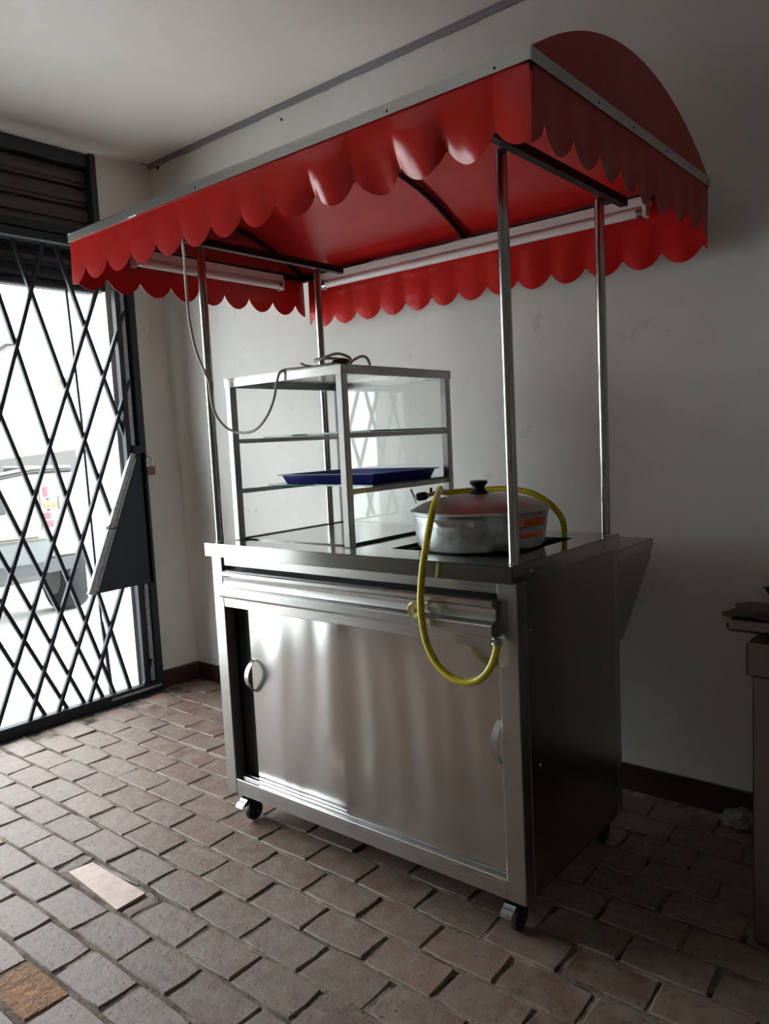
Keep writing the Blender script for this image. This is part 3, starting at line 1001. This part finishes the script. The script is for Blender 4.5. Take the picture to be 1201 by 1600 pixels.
MB().box(0.056, 1.058, 0.066, 0.070, 0.112, 0.720).build('dark_gap_sheet', M['dark_metal'], ct, smooth=False)  # near-black sheet behind the doors stands in for the shaded cart interior
def handle(x, y, zc, par, h=0.104):
    # bowed steel strap standing on the door
    mb = MB()
    n = 14
    P = []
    for i in range(n + 1):
        t = -1 + 2 * i / n
        P.append((y - 0.034 * (1 - abs(t) ** 2.2), zc + h / 2 * t))
    w = 0.009
    for (yy, z) in P:
        mb.v += [(x - w, yy, z), (x + w, yy, z), (x + w, yy + 0.003, z), (x - w, yy + 0.003, z)]
    for i in range(n):
        a = i * 4
        for k in range(4):
            k2 = (k + 1) % 4
            mb.f.append((a + k, a + k2, a + 4 + k2, a + 4 + k))
    mb.f += [(0, 1, 2, 3), (n * 4 + 3, n * 4 + 2, n * 4 + 1, n * 4)]
    mb.build('door_handle', M['steel_v'], par)
handle(0.140, 0.0525, 0.497, dl)
handle(1.044, 0.038, 0.485, dr, 0.112)

# burner in the hole
bu = MB()
bu.box(HX0 + 0.001, HX1 - 0.001, HY0 + 0.001, HY1 - 0.001, 0.80, 0.806)
for b_ in ((HX0, HX1, HY0, HY0 + .002), (HX0, HX1, HY1 - .002, HY1), (HX0, HX0 + .002, HY0, HY1), (HX1 - .002, HX1, HY0, HY1)):
    bu.box(*b_, 0.80, 0.889)
buo = bu.build('burner_well', M['hole_black'], ct, smooth=False)
for i in range(4):
    x = HX0 + 0.06 + i * (HX1 - HX0 - 0.12) / 3
    MB().bar((x, HY0 + 0.002, 0.9135), (x, HY1 - 0.002, 0.9135), 0.014, 0.015).build('grate_bar', M['hole_black'], buo, smooth=False)
MB().lathe((0.85, 0.29, 0.807), [(0.09, 0), (0.09, 0.03), (0.06, 0.045), (0.01, 0.05)], 18).build('burner_ring', M['hole_black'], buo)

# back serving shelf with triangular brackets
ss = MB()
ss.box(0.02, 1.102, CD, 0.884, 0.8665, 0.8695)
ss.box(0.02, 1.102, 0.881, 0.884, 0.840, 0.868)
for x in (0.02, 1.099):
    ss.box(x, x + 0.003, CD, 0.884, 0.840, 0.868)
sso = ss.build('serving_shelf', M['steel'], ct, smooth=False)
for x in (0.06, 1.094):
    MB().prism([(CD - 0.006, 0.841), (0.878, 0.841), (0.878, 0.815), (0.648, 0.602), (CD - 0.006, 0.602)], 'x', x, x + 0.004).build('shelf_bracket', M['side_steel'], sso, smooth=False)

# casters
def caster(x, y, first=False):
    mb = MB()
    mb.box(x - 0.028, x + 0.028, y - 0.028, y + 0.028, 0.092, 0.1005, 0.001)
    mb.lathe((x, y, 0.084), [(0.016, 0.0), (0.020, 0.002), (0.020, 0.007), (0.016, 0.0085)], 14)
    for s in (-1, 1):
        pr_ = [(y - 0.018, 0.085), (y + 0.018, 0.085), (y + 0.024, 0.060), (y + 0.022, 0.028), (y + 0.008, 0.022), (y - 0.004, 0.030), (y - 0.022, 0.060)]
        mb.prism(pr_, 'x', x + s * 0.0165 - 0.0012, x + s * 0.0165 + 0.0012)
    mb.box(x - 0.0175, x + 0.0175, y - 0.018, y + 0.018, 0.082, 0.0855)
    o = mb.build('caster', M['dark_metal'], ct, smooth=False)
    wy, wz = y + 0.010, 0.0315
    MB().lathe((x, wy, wz), [(0.006, -0.0125), (0.024, -0.0125), (0.0295, -0.0095), (0.0315, -0.005), (0.0315, 0.005), (0.0295, 0.0095), (0.024, 0.0125), (0.006, 0.0125)], 24, 'x').build('caster_wheel', M['rubber'], o)
    MB().lathe((x, wy, wz), [(0.001, -0.0195), (0.005, -0.0195), (0.0055, -0.0178), (0.0055, 0.0178), (0.005, 0.0195), (0.001, 0.0195)], 10, 'x').build('axle', M['chrome'], o)
    pd = MB()
    prf = [(y - 0.016, 0.080), (y - 0.026, 0.079), (y - 0.032, 0.0725), (y - 0.044, 0.066), (y - 0.049, 0.060), (y - 0.052, 0.061), (y - 0.047, 0.070), (y - 0.034, 0.0765), (y - 0.028, 0.083), (y - 0.016, 0.085)]
    pd.prism(prf, 'x', x - 0.016, x + 0.016)
    for j in range(3):
        yy = y - 0.027 - j * 0.005
        pd.bar((x - 0.0145, yy, 0.0820 - j * 0.003), (x + 0.0145, yy, 0.0820 - j * 0.003), 0.0016, 0.0016)
    pd.build('brake_pedal', M['chrome'], o, smooth=False)
caster(0.075, 0.058)
caster(1.058, 0.058)
caster(0.075, CD - 0.05)
caster(1.058, CD - 0.05)

# canopy poles
PXL, PXR, PYF, PYB = 0.030, 1.094, 0.041, 0.552
for (x, y) in ((PXL, PYF), (PXR, PYF), (PXL, PYB), (PXR, PYB)):
    po_ = MB().tube([(x, y, zt), (x, y, 1.835)], 0.0128, 16).build('canopy_pole', M['pole_steel'], ct)
    MB().lathe((x, y, zt), [(0.0145, 0.0), (0.0140, 0.002), (0.0130, 0.003)], 14).build('pole_collar', M['pole_steel'], po_)

# canopy frame and edge trims
X0, X1, Y0, Y1 = -0.359, 1.285, -0.169, 0.873
ZL, ZH = 1.889, 1.913
def arch(y):
    t = (y - 0.352) / 0.521
    return ZH + 0.158 * (1 - abs(t) ** 2.05)
fr = MB()
a = 0.018
for (p0, p1) in (((X0, Y0 + .012, 1.898), (X1, Y0 + .012, 1.898)), ((X0, Y1 - .012, 1.898), (X1, Y1 - .012, 1.898)),
                 ((X0 + .012, Y0, 1.898), (X0 + .012, Y1, 1.898)), ((X1 - .012, Y0, 1.898), (X1 - .012, Y1, 1.898))):
    fr.bar(p0, p1, a, a)
fro = fr.build('canopy_frame', M['black_tube'], ct, smooth=False)
for x in (PXL + 0.02, PXR + 0.025):
    MB().bar((x, Y0 + 0.02, 1.842), (x, 0.660, 1.842), 0.022, 0.022).build('cross_bar', M['black_tube'], fro, smooth=False)
    for y in (Y0 + 0.02,):
        MB().bar((x, y, 1.842), (x, y, 1.892), 0.018, 0.018).build('hanger', M['black_tube'], fro, smooth=False)
for x in (X0 + 0.015, 0.462, X1 - 0.015):
    mb = MB()
    pts = [(x, Y0 + 0.012 + (Y1 - Y0 - 0.024) * i / 24, 0) for i in range(25)]
    pts = [(p[0], p[1], arch(p[1]) - 0.014) for p in pts]
    mb.tube(pts, 0.009, 6)
    mb.build('rib', M['black_tube'], fro)
# L section edge trims, the front one in two lapped lengths
def ltrim(p, name='edge_trim'):
    return MB
def trim_x(x0, x1, y, s, dz=0.0, out=0.0):
    mb = MB()
    mb.box(x0, x1, min(y + s * out, y + s * (out + 0.0015)), max(y + s * out, y + s * (out + 0.0015)), ZL + dz, ZH + dz)
    ya, yb = y + s * out, y - s * 0.016
    mb.box(x0, x1, min(ya, yb), max(ya, yb), ZH + dz, ZH + dz + 0.0015)
    return mb.build('edge_trim', M['trim_metal'], fro, smooth=False)
t1 = trim_x(X0, 0.02, Y0, -1, 0.0, 0.0)
t2 = trim_x(-0.02, X1, Y0, -1, 0.002, 0.002)
t3 = trim_x(X0, X1, Y1, 1)
for x in (0.95, 1.21, 0.30):
    MB().sphere((x, Y0 - 0.004, 1.899), 0.003, 7, (1, .6, 1)).build('rivet', M['dark_metal'], t2)
def trim_y(x, s):
    mb = MB()
    xa, xb = x, x + s * 0.0015
    mb.box(min(xa, xb), max(xa, xb), Y0 - 0.003, Y1 + 0.001, ZL, ZH)
    xa, xb = x + s * 0.0015, x - s * 0.016
    mb.box(min(xa, xb), max(xa, xb), Y0 - 0.003, Y1 + 0.001, ZH, ZH + 0.0015)
    return mb.build('edge_trim', M['trim_metal'], fro, smooth=False)
trim_y(X0, -1)
t4 = trim_y(X1, 1)
for y in (0.12, 0.31, 0.52, 0.70, 0.85):
    MB().sphere((X1 + 0.002, y, 1.900), 0.0028, 7, (.6, 1, 1)).build('rivet', M['dark_metal'], t4)

# canopy cover: arched roof, end panels, four scalloped valances
cv = MB()
cv.grid(lambda u, v: (X0 + 0.003 + (X1 - X0 - 0.006) * u, Y0 + 0.004 + (Y1 - Y0 - 0.008) * v,
                      arch(Y0 + 0.004 + (Y1 - Y0 - 0.008) * v) + 0.002 * math.sin(u * 19) * math.sin(PI * v)), 40, 28)
cvo = cv.build('canopy_cover', M['vinyl'], ct, thick=0.0015, ang=0.9)
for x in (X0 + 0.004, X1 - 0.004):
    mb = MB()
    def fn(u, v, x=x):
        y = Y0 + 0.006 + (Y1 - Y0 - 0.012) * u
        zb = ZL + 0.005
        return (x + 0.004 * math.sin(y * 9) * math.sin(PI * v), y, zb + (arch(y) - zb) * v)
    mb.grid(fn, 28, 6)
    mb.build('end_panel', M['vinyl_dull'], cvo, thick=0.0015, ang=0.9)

def valance(axis, s0, s1, fixed, cusp0, pitch, zc, depth, name, mat, push, ztop=1.892, powr=0.62):
    mb = MB()
    nu = int((s1 - s0) / pitch * 16)
    def fn(u, v):
        s = s0 + (s1 - s0) * u
        t = ((s - cusp0) / pitch) % 1.0
        zb = zc - depth * max(0.0, math.sin(PI * t)) ** powr
        z = ztop + (zb - ztop) * v
        off = push(s, v, t)
        return (s, fixed + off, z) if axis == 'x' else (fixed + off, s, z)
    mb.grid(fn, nu, 10)
    return mb.build(name, M[mat], cvo, thick=0.0012, ang=0.9)
def push_front(s, v, t):
    w = math.exp(-((s - 0.90) / 0.27) ** 2)
    ripple = 0.011 * math.sin(s * 29 + 0.6) + 0.006 * math.sin(s * 57 + 1.0)
    return 0.004 * v * math.sin(s * 7) + w * (v ** 2.2 * (0.034 + ripple) + 0.007 * math.sin(PI * v) * math.sin(s * 21 + 2)) + 0.0015 * v * math.cos(2 * PI * t)
valance('x', X0 + 0.004, X1 - 0.006, Y0 + 0.002, -0.2705, 0.1223, 1.801, 0.047, 'front_valance', 'vinyl', push_front)
valance('x', X0 + 0.03, X1 - 0.006, Y1 - 0.003, -0.187, 0.1212, 1.740, 0.047, 'back_valance', 'vinyl',
        lambda s, v, t: v * (0.005 * math.sin(s * 8) + 0.003 * math.cos(2 * PI * t)))
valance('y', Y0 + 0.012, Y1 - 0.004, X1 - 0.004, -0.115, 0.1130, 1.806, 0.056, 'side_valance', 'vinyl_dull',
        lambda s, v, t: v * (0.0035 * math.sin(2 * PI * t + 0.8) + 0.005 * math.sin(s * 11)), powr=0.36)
valance('y', Y0 + 0.006, Y1 - 0.006, X0 + 0.004, 0.077, 0.1225, 1.795, 0.048, 'side_valance', 'vinyl',
        lambda s, v, t: v * (0.004 * math.sin(s * 8)))

# fluorescent fixtures under the canopy (unlit)
def fixture(p0, p1, side):
    p0, p1 = Vector(p0), Vector(p1)
    t = (p1 - p0).normalized()
    fx = MB()
    s = Vector(side) * 0.014
    for (dz, w) in ((0.010, 0.036), ):
        fx.bar(p0 + Vector((0, 0, dz)), p1 + Vector((0, 0, dz)), w, 0.026)
    fo = fx.build('lamp_fixture', M['white_enamel'], ct, smooth=False)
    MB().tube([p0 + t * 0.03 + Vector((0, 0, -0.022)) + s, p1 - t * 0.03 + Vector((0, 0, -0.022)) + s], 0.013, 14).build('lamp_tube', M['tube_glass'], fo)
    for (q, d) in ((p0, 1), (p1, -1)):
        MB().bar(q + t * 0.002 * d + Vector((0, 0, -0.016)) + s * 0.6, q + t * 0.014 * d + Vector((0, 0, -0.016)) + s * 0.6, 0.032, 0.040).build('lamp_holder', M['white_enamel'], fo, smooth=False)
        MB().tube([q + t * 0.014 * d + Vector((0, 0, -0.022)) + s, q + t * 0.032 * d + Vector((0, 0, -0.022)) + s], 0.0134, 12).build('tube_cap', M['chrome'], fo)
fixture((-0.212, 0.835, 1.870), (1.126, 0.835, 1.870), (0, -1, 0))
fixture((-0.328, 0.030, 1.870), (-0.328, 0.712, 1.870), (1, 0, 0))
# thin lead along the back lamp
MB().tube(smooth_path([(-0.02, 0.842, 1.893), (0.10, 0.845, 1.905), (0.20, 0.845, 1.897), (0.36, 0.842, 1.895), (0.46, 0.845, 1.902), (0.54, 0.845, 1.894)], 5), 0.0035, 6).build('lamp_lead', M['cable'], fro)

# display case
DX0, DX1, DY0, DY1 = 0.047, 0.5495, 0.084, 0.610
dc = MB()
dc.box(DX0, DX1, DY0, DY1, 1.4275, 1.4300)
for b_ in ((DX0, DX1, DY0, DY0 + .0025), (DX0, DX1, DY1 - .0025, DY1), (DX0, DX0 + .0025, DY0, DY1), (DX1 - .0025, DX1, DY0, DY1)):
    dc.box(*b_, 1.4035, 1.4290, 0.0005)
dco = dc.build('display_case', M['steel'], ct, smooth=False)
LW = 0.025
for (x, y) in ((DX0 + .002, DY0 + .002), (DX1 - LW - .002, DY0 + .002), (DX0 + .002, DY1 - LW - .002), (DX1 - LW - .002, DY1 - LW - .002)):
    MB().box(x, x + LW, y, y + LW, zt, 1.4275, 0.0025).build('leg', M['steel_v'], dco)
for (z) in (1.0765, 1.2355):
    for x in (DX0 + .006, DX1 - LW + .002):
        MB().box(x, x + 0.016, DY0 + LW + 0.002, DY1 - LW - 0.002, z - 0.008, z + 0.006, 0.0008).build('shelf_rail', M['steel'], dco)
def shelf(z, y0, y1, xa, xb, twist=0.0):
    mb = MB()
    vs = [(xa, y0 + twist, z), (xb, y0 - twist, z), (xb, y1, z), (xa, y1, z)]
    vs += [(x, y, zz + 0.005) for x, y, zz in vs]
    mb.add(vs, [(3, 2, 1, 0), (4, 5, 6, 7), (0, 1, 5, 4), (1, 2, 6, 5), (2, 3, 7, 6), (3, 0, 4, 7)])
    o = mb.build('glass_shelf', [M['shelf_glass'], M['glass_edge']], dco, smooth=False, fix=False)
    for i, p in enumerate(o.data.polygons):
        p.material_index = 1 if i >= 2 else 0
shelf(1.0835, 0.218, 0.580, DX0 + .006, DX1 - .006, 0.018)
shelf(1.2425, 0.215, 0.575, DX0 + .006, DX1 - .006, 0.014)
MB().box(DX0 + LW + .004, DX1 - LW - .004, DY1 - 0.012, DY1 - 0.008, zt + 0.004, 1.4030).build('back_glass', M['pane'], dco, smooth=False)
fp = MB().box(DX0 + .030, DX1 - .030, DY0 + .030, DY1 - .030, zt + 0.0005, zt + 0.004, 0.0012).build('floor_panel', M['counter_steel'], dco, smooth=False)
for x in (DX0 + .020, DX1 - .0265):
    MB().box(x, x + 0.006, DY0 + .028, DY1 - .028, zt, zt + 0.007).build('floor_edge', M['dark_metal'], dco, smooth=False)

# ------------------------------------------------------------------ things on the cart
# blue tray on the lower glass
tb = MB()
tx0, tx1, ty0, ty1, tz = 0.118, 0.492, 0.262, 0.556, 1.0890
def ring(g, z):
    return [(tx0 - g, ty0 - g, z), (tx1 + g, ty0 - g, z), (tx1 + g, ty1 + g, z), (tx0 - g, ty1 + g, z)]
rings = [ring(0.0, tz), ring(0.0125, tz + 0.027), ring(0.020, tz + 0.030), ring(0.020, tz + 0.027), ring(0.0095, tz + 0.0245), ring(-0.003, tz + 0.003)]
# outside wall up, rim, inside wall down
seq = [ring(0.0, tz), ring(0.0105, tz + 0.026), ring(0.021, tz + 0.027), ring(0.021, tz + 0.030), ring(0.0085, tz + 0.030), ring(-0.003, tz + 0.003)]
tb.v = [p for r_ in seq for p in r_]
for j in range(len(seq) - 1):
    for k in range(4):
        k2 = (k + 1) % 4
        tb.f.append((j * 4 + k, j * 4 + k2, j * 4 + 4 + k2, j * 4 + 4 + k))
tb.f += [(3, 2, 1, 0), tuple(range((len(seq) - 1) * 4, len(seq) * 4))]
tag(tb.build('serving_tray', M['tray'], smooth=False), 'dark blue plastic tray lying on the lower glass shelf of the display case', 'tray')

# cooking pot
PC = (0.8666, 0.2577)
pot = thing('cooking_pot', (PC[0], PC[1], 0.9215), 'large dull aluminium cooking pot with domed lid on the cart burner', 'pot')
pb = MB().lathe((PC[0], PC[1], 0.9215), [(0.001, 0.0), (0.150, 0.0), (0.163, 0.003), (0.1700, 0.012), (0.176, 0.050), (0.1815, 0.092), (0.186, 0.095), (0.187, 0.099), (0.185, 0.102), (0.178, 0.102), (0.172, 0.060), (0.165, 0.014), (0.150, 0.008), (0.001, 0.008)], 72)
pbo = pb.build('pot_body', M['aluminium'], pot)
ldp = [(0.001, 0.034), (0.05, 0.0325), (0.09, 0.028), (0.125, 0.021), (0.150, 0.013), (0.166, 0.006), (0.172, 0.001), (0.179, -0.001), (0.182, 0.001), (0.182, 0.004), (0.176, 0.007), (0.168, 0.012), (0.151, 0.020), (0.126, 0.028), (0.09, 0.0355), (0.05, 0.040), (0.001, 0.0415)]
lid = MB().lathe((PC[0], PC[1], 1.0245), [(r_, h - 0.004) for r_, h in ldp], 72).build('lid', M['lid_metal'], pot)
MB().lathe((PC[0], PC[1], 1.0615), [(0.001, 0), (0.0235, 0.0), (0.0255, 0.003), (0.0205, 0.008), (0.0155, 0.014), (0.0165, 0.020), (0.0230, 0.026), (0.0245, 0.031), (0.0225, 0.035), (0.012, 0.037), (0.001, 0.037)], 28).build('lid_knob', M['bakelite'], lid)
def lug(ang):
    # flat cast handle following the rim
    mb = MB()
    n = 12
    half = 0.36
    for i in range(n + 1):
        t = -1 + 2 * i / n
        a = ang + half * t
        w = 0.036 * (1 - abs(t) ** 4) + 0.003
        r0, r1 = 0.178, 0.184 + w
        c, s = math.cos(a), math.sin(a)
        for (r_, z) in ((r0, 0.994), (r1, 0.997), (r1, 1.009), (r0, 1.013)):
            mb.v.append((PC[0] + r_ * c, PC[1] + r_ * s, z))
    for i in range(n):
        b0 = i * 4
        for k in range(4):
            k2 = (k + 1) % 4
            mb.f.append((b0 + k, b0 + k2, b0 + 4 + k2, b0 + 4 + k))
    mb.f += [(0, 1, 2, 3), (n * 4 + 3, n * 4 + 2, n * 4 + 1, n * 4)]
    mb.build('lug_handle', M['aluminium'], pot)
VA = math.atan2(CAM_L.y - PC[1], CAM_L.x - PC[0])
A_LUG = math.radians(-76)
lug(A_LUG)
lug(A_LUG + PI)
# orange sticker on the pot wall, torn in the middle
def patch(a0, a1, z0, z1, dr, mat, name, wob=0.0):
    mb = MB()
    def fn(u, v):
        a = a0 + (a1 - a0) * u
        z = z0 + (z1 - z0) * v + wob * math.sin(u * 23)
        r_ = 0.170 + (z - 0.9335) / 0.080 * 0.0115 + dr
        return (PC[0] + r_ * math.cos(a), PC[1] + r_ * math.sin(a), z)
    mb.grid(fn, 24, 3)
    return mb.build(name, M[mat], pbo, thick=0.0004, ang=3)
SA0, SA1 = math.radians(-31), math.radians(10)
patch(SA0, SA1, 0.982, 1.004, 0.0006, 'sticker_orange', 'sticker')
patch(SA0, SA1, 0.955, 0.968, 0.0006, 'sticker_orange', 'sticker')
patch(SA0, SA1 - 0.2, 0.966, 0.984, 0.0003, 'sticker_grey', 'sticker', 0.0015)
cu = bpy.data.curves.new('letters', 'FONT')
cu.body = 'SE'
cu.size = 0.018
tmp = bpy.data.objects.new('letters', cu)
col.objects.link(tmp)
dg = bpy.context.evaluated_depsgraph_get()
me = bpy.data.meshes.new_from_object(tmp.evaluated_get(dg))
bpy.data.objects.remove(tmp)
lt = MB()
A_TXT = math.radians(-24.8)
for v in me.vertices:
    a = A_TXT + v.co.x / 0.180
    z = 0.9865 + v.co.y
    r_ = 0.170 + (z - 0.9335) / 0.080 * 0.0115 + 0.0016
    lt.v.append((PC[0] + r_ * math.cos(a), PC[1] + r_ * math.sin(a), z))
lt.f = [tuple(p.vertices) for p in me.polygons]
lt.build('sticker_letters', M['sticker_letter'], pbo, smooth=False)
bpy.data.meshes.remove(me)

# gas hose
hp = [(0.991, 0.497, 0.921), (0.997, 0.490, 0.939), (0.997, 0.480, 0.970), (0.983, 0.470, 0.999), (0.957, 0.462, 1.025), (0.923, 0.455, 1.044),
      (0.882, 0.455, 1.054), (0.812, 0.455, 1.058), (0.745, 0.450, 1.054), (0.690, 0.425, 1.052), (0.668, 0.380, 1.053), (0.683, 0.330, 1.064),
      (0.732, 0.270, 1.073), (0.806, 0.150, 1.063), (0.858, 0.055, 1.034), (0.879, 0.000, 0.975), (0.889, -0.034, 0.919), (0.881, -0.036, 0.864),
      (0.880, -0.040, 0.818), (0.883, -0.040, 0.771), (0.896, -0.040, 0.718), (0.922, -0.040, 0.678), (0.953, -0.040, 0.656), (0.985, -0.040, 0.647),
      (1.019, -0.040, 0.650), (1.049, -0.038, 0.667), (1.066, -0.030, 0.692), (1.072, -0.018, 0.720), (1.070, -0.006, 0.746)]
gh = thing('gas_hose', (0.991, 0.497, 0.921), 'yellow rubber gas hose looping over the pot and down the cart front', 'hose')
gho = MB().tube(smooth_path(hp, 6), 0.0088, 12, uv=True).build('hose_tube', M['hose'], gh)
MB().tube([(1.0712, -0.010, 0.738), (1.0705, -0.007, 0.752)], 0.0115, 10).build('hose_clamp', M['chrome'], gh)
MB().tube([(1.0590, -0.016, 0.744), (1.0595, -0.018, 0.750)], 0.0035, 8).build('clamp_screw', M['chrome'], gh)
# gas regulator lying behind the pot
rg = thing('gas_regulator', (0.60, 0.36, 1.03), 'small navy blue gas regulator with wire bail held by the yellow hose', 'regulator')
MB().tube([(0.585, 0.352, 1.040), (0.590, 0.353, 1.041), (0.612, 0.360, 1.044), (0.618, 0.362, 1.045)], [0.009, 0.0125, 0.0125, 0.009], 14).build('regulator_body', M['regulator_blue'], rg)
MB().tube([(0.618, 0.362, 1.045), (0.640, 0.368, 1.051), (0.664, 0.374, 1.053)], [0.006, 0.0065, 0.006], 10).build('brass_nipple', M['brass'], rg)
MB().tube([(0.629, 0.366, 1.050), (0.629, 0.366, 1.068)], 0.004, 8).build('valve_pin', M['black_tube'], rg)
MB().tube(smooth_path([(0.588, 0.345, 1.022), (0.582, 0.345, 1.035), (0.572, 0.345, 1.056), (0.567, 0.345, 1.062), (0.574, 0.345, 1.064), (0.574, 0.346, 1.056), (0.584, 0.350, 1.036)], 5), 0.0014, 6).build('wire_bail', M['dark_metal'], rg)

# power cable: from under the canopy front, past the pole, onto the display case
pc = thing('power_cable', (0.40, 0.10, 1.433), 'grey power cable hanging from the canopy and coiled on the display case', 'cable')
c1 = [(0.161, -0.120, 1.830), (0.140, -0.105, 1.802), (0.083, -0.060, 1.772), (0.029, -0.020, 1.703), (0.007, 0.0, 1.612), (0.028, 0.0, 1.517), (0.065, 0.0, 1.448),
      (0.076, 0.005, 1.412), (0.074, 0.010, 1.364), (0.080, 0.020, 1.315), (0.107, 0.030, 1.280), (0.136, 0.045, 1.263), (0.183, 0.050, 1.259), (0.225, 0.055, 1.270),
      (0.265, 0.060, 1.304), (0.293, 0.064, 1.349), (0.306, 0.068, 1.395), (0.315, 0.073, 1.424), (0.328, 0.086, 1.4345), (0.360, 0.090, 1.4345), (0.400, 0.100, 1.4345), (0.440, 0.105, 1.4345)]
MB().tube(smooth_path(c1, 6), 0.0042, 8).build('cable_lead', M['cable'], pc)
c2 = [(0.440, 0.105, 1.4345), (0.480, 0.120, 1.436), (0.500, 0.160, 1.440), (0.470, 0.180, 1.446), (0.425, 0.150, 1.450), (0.420, 0.115, 1.445), (0.455, 0.100, 1.444), (0.500, 0.120, 1.452), (0.520, 0.150, 1.446), (0.508, 0.172, 1.438)]
c2 = [(x, y, 1.4345 + (z - 1.4345) * 1.7) for x, y, z in c2]
MB().tube(smooth_path(c2, 6), 0.0042, 8).build('cable_coil', M['cable'], pc)
c3 = [(0.505, 0.165, 1.436), (0.520, 0.150, 1.437), (0.545, 0.158, 1.450), (0.548, 0.178, 1.455), (0.540, 0.205, 1.452), (0.530, 0.228, 1.438), (0.515, 0.240, 1.4345)]
MB().tube(smooth_path(c3, 6), 0.0040, 8).build('cable_loop', M['cable'], pc)
c4 = [(0.420, 0.110, 1.4345), (0.400, 0.092, 1.440), (0.380, 0.100, 1.447), (0.388, 0.115, 1.440), (0.415, 0.125, 1.4345)]
MB().tube(smooth_path(c4, 6), 0.0036, 8).build('cable_end', M['cable'], pc)
MB().tube([(0.478, 0.126, 1.4400), (0.490, 0.140, 1.4425), (0.502, 0.152, 1.4440), (0.512, 0.164, 1.4430)], [0.006, 0.0105, 0.010, 0.006], 10).build('plug', M['plug'], pc)

# ------------------------------------------------------------------ the steel stove table at the right edge
tb_ = thing('work_table', (2.0, 0.52, 0.0), 'dark stainless steel work table cut off by the right edge', 'table')
TX, TY = 1.475, 0.325
MB().box(TX, 2.6, TY, 0.92, 0.745, 0.770, 0.006).build('table_top', M['table_steel'], tb_)
MB().box(TX + 0.075, 2.55, TY + 0.05, 0.88, 0.722, 0.745).build('neck', M['dark_metal'], tb_, smooth=False)
MB().box(TX + 0.042, 2.56, TY + 0.002, 0.90, 0.645, 0.723, 0.004).build('apron', M['table_steel'], tb_)
for (x, y) in ((TX + 0.055, TY + 0.004), (2.50, TY + 0.004), (TX + 0.055, 0.85), (2.50, 0.85)):
    MB().box(x, x + 0.045, y, y + 0.045, 0.012, 0.646, 0.003).build('table_leg', M['table_steel'], tb_)
    MB().box(x + 0.004, x + 0.041, y + 0.004, y + 0.041, 0.0, 0.012, 0.003).build('foot', M['rubber'], tb_)
MB().box(TX + 0.10, 2.5, TY + 0.02, 0.87, 0.30, 0.32, 0.003).build('lower_shelf', M['side_steel'], tb_)
def crumple(name, mat, cx, cy, cz, rx, ry, rz, seed, n=18, flat=True, amp=0.25):
    r = random.Random(seed)
    mb = MB()
    mb.sphere((0, 0, 0), 1.0, n)
    vs = []
    for (x, y, z) in mb.v:
        k = 1 + amp * (math.sin(x * 5 + seed) * math.cos(y * 6 + seed * 2) + 0.6 * math.sin(z * 9 + x * 7)) + r.uniform(-amp, amp) * 0.35
        zz = z * k * rz
        vs.append((cx + x * k * rx, cy + y * k * ry, max(cz, cz + rz * 0.8 + zz) if flat else cz + zz))
    mb.v = vs
    return mb.build(name, mat, smooth=False)
def sheet_bag(name, mat, x0, x1, y0, y1, z, h, seed):
    r = random.Random(seed)
    mb = MB()
    def fn(u, v):
        x, y = x0 + (x1 - x0) * u, y0 + (y1 - y0) * v
        e = math.sin(PI * min(1, max(0, u))) ** 0.5 * math.sin(PI * v) ** 0.5
        zz = z + 0.002 + h * e * (0.55 + 0.45 * math.sin(x * 55 + y * 21 + seed) * math.cos(y * 38 - x * 17))
        return (x + 0.008 * math.sin(v * 9 + seed), y + 0.008 * math.sin(u * 11), zz + r.uniform(0, 0.002))
    mb.grid(fn, 22, 14)
    return mb.build(name, mat, smooth=False, thick=0.002)
tag(sheet_bag('paper_bag', M['cloth'], 1.462, 1.80, 0.345, 0.50, 0.7705, 0.024, 3), 'flattened dark brown bag hanging over the corner of the right work table', 'bag')
tag(crumple('black_rag', M['dark_cloth'], 1.60, 0.62, 0.7705, 0.10, 0.06, 0.028, 5), 'black rag bunched on the right work table behind the brown bag', 'rag')
tag(crumple('plastic_bag', M['plastic_bag'], 1.365, 0.875, 0.0, 0.055, 0.036, 0.030, 2, 22, True, 0.17), 'crumpled translucent plastic bag on the brick floor by the back wall', 'bag')
tag(crumple('black_scrap', M['dark_cloth'], 1.475, 0.775, 0.0, 0.045, 0.05, 0.025, 9), 'small black scrap on the floor beside the right work table', 'scrap')
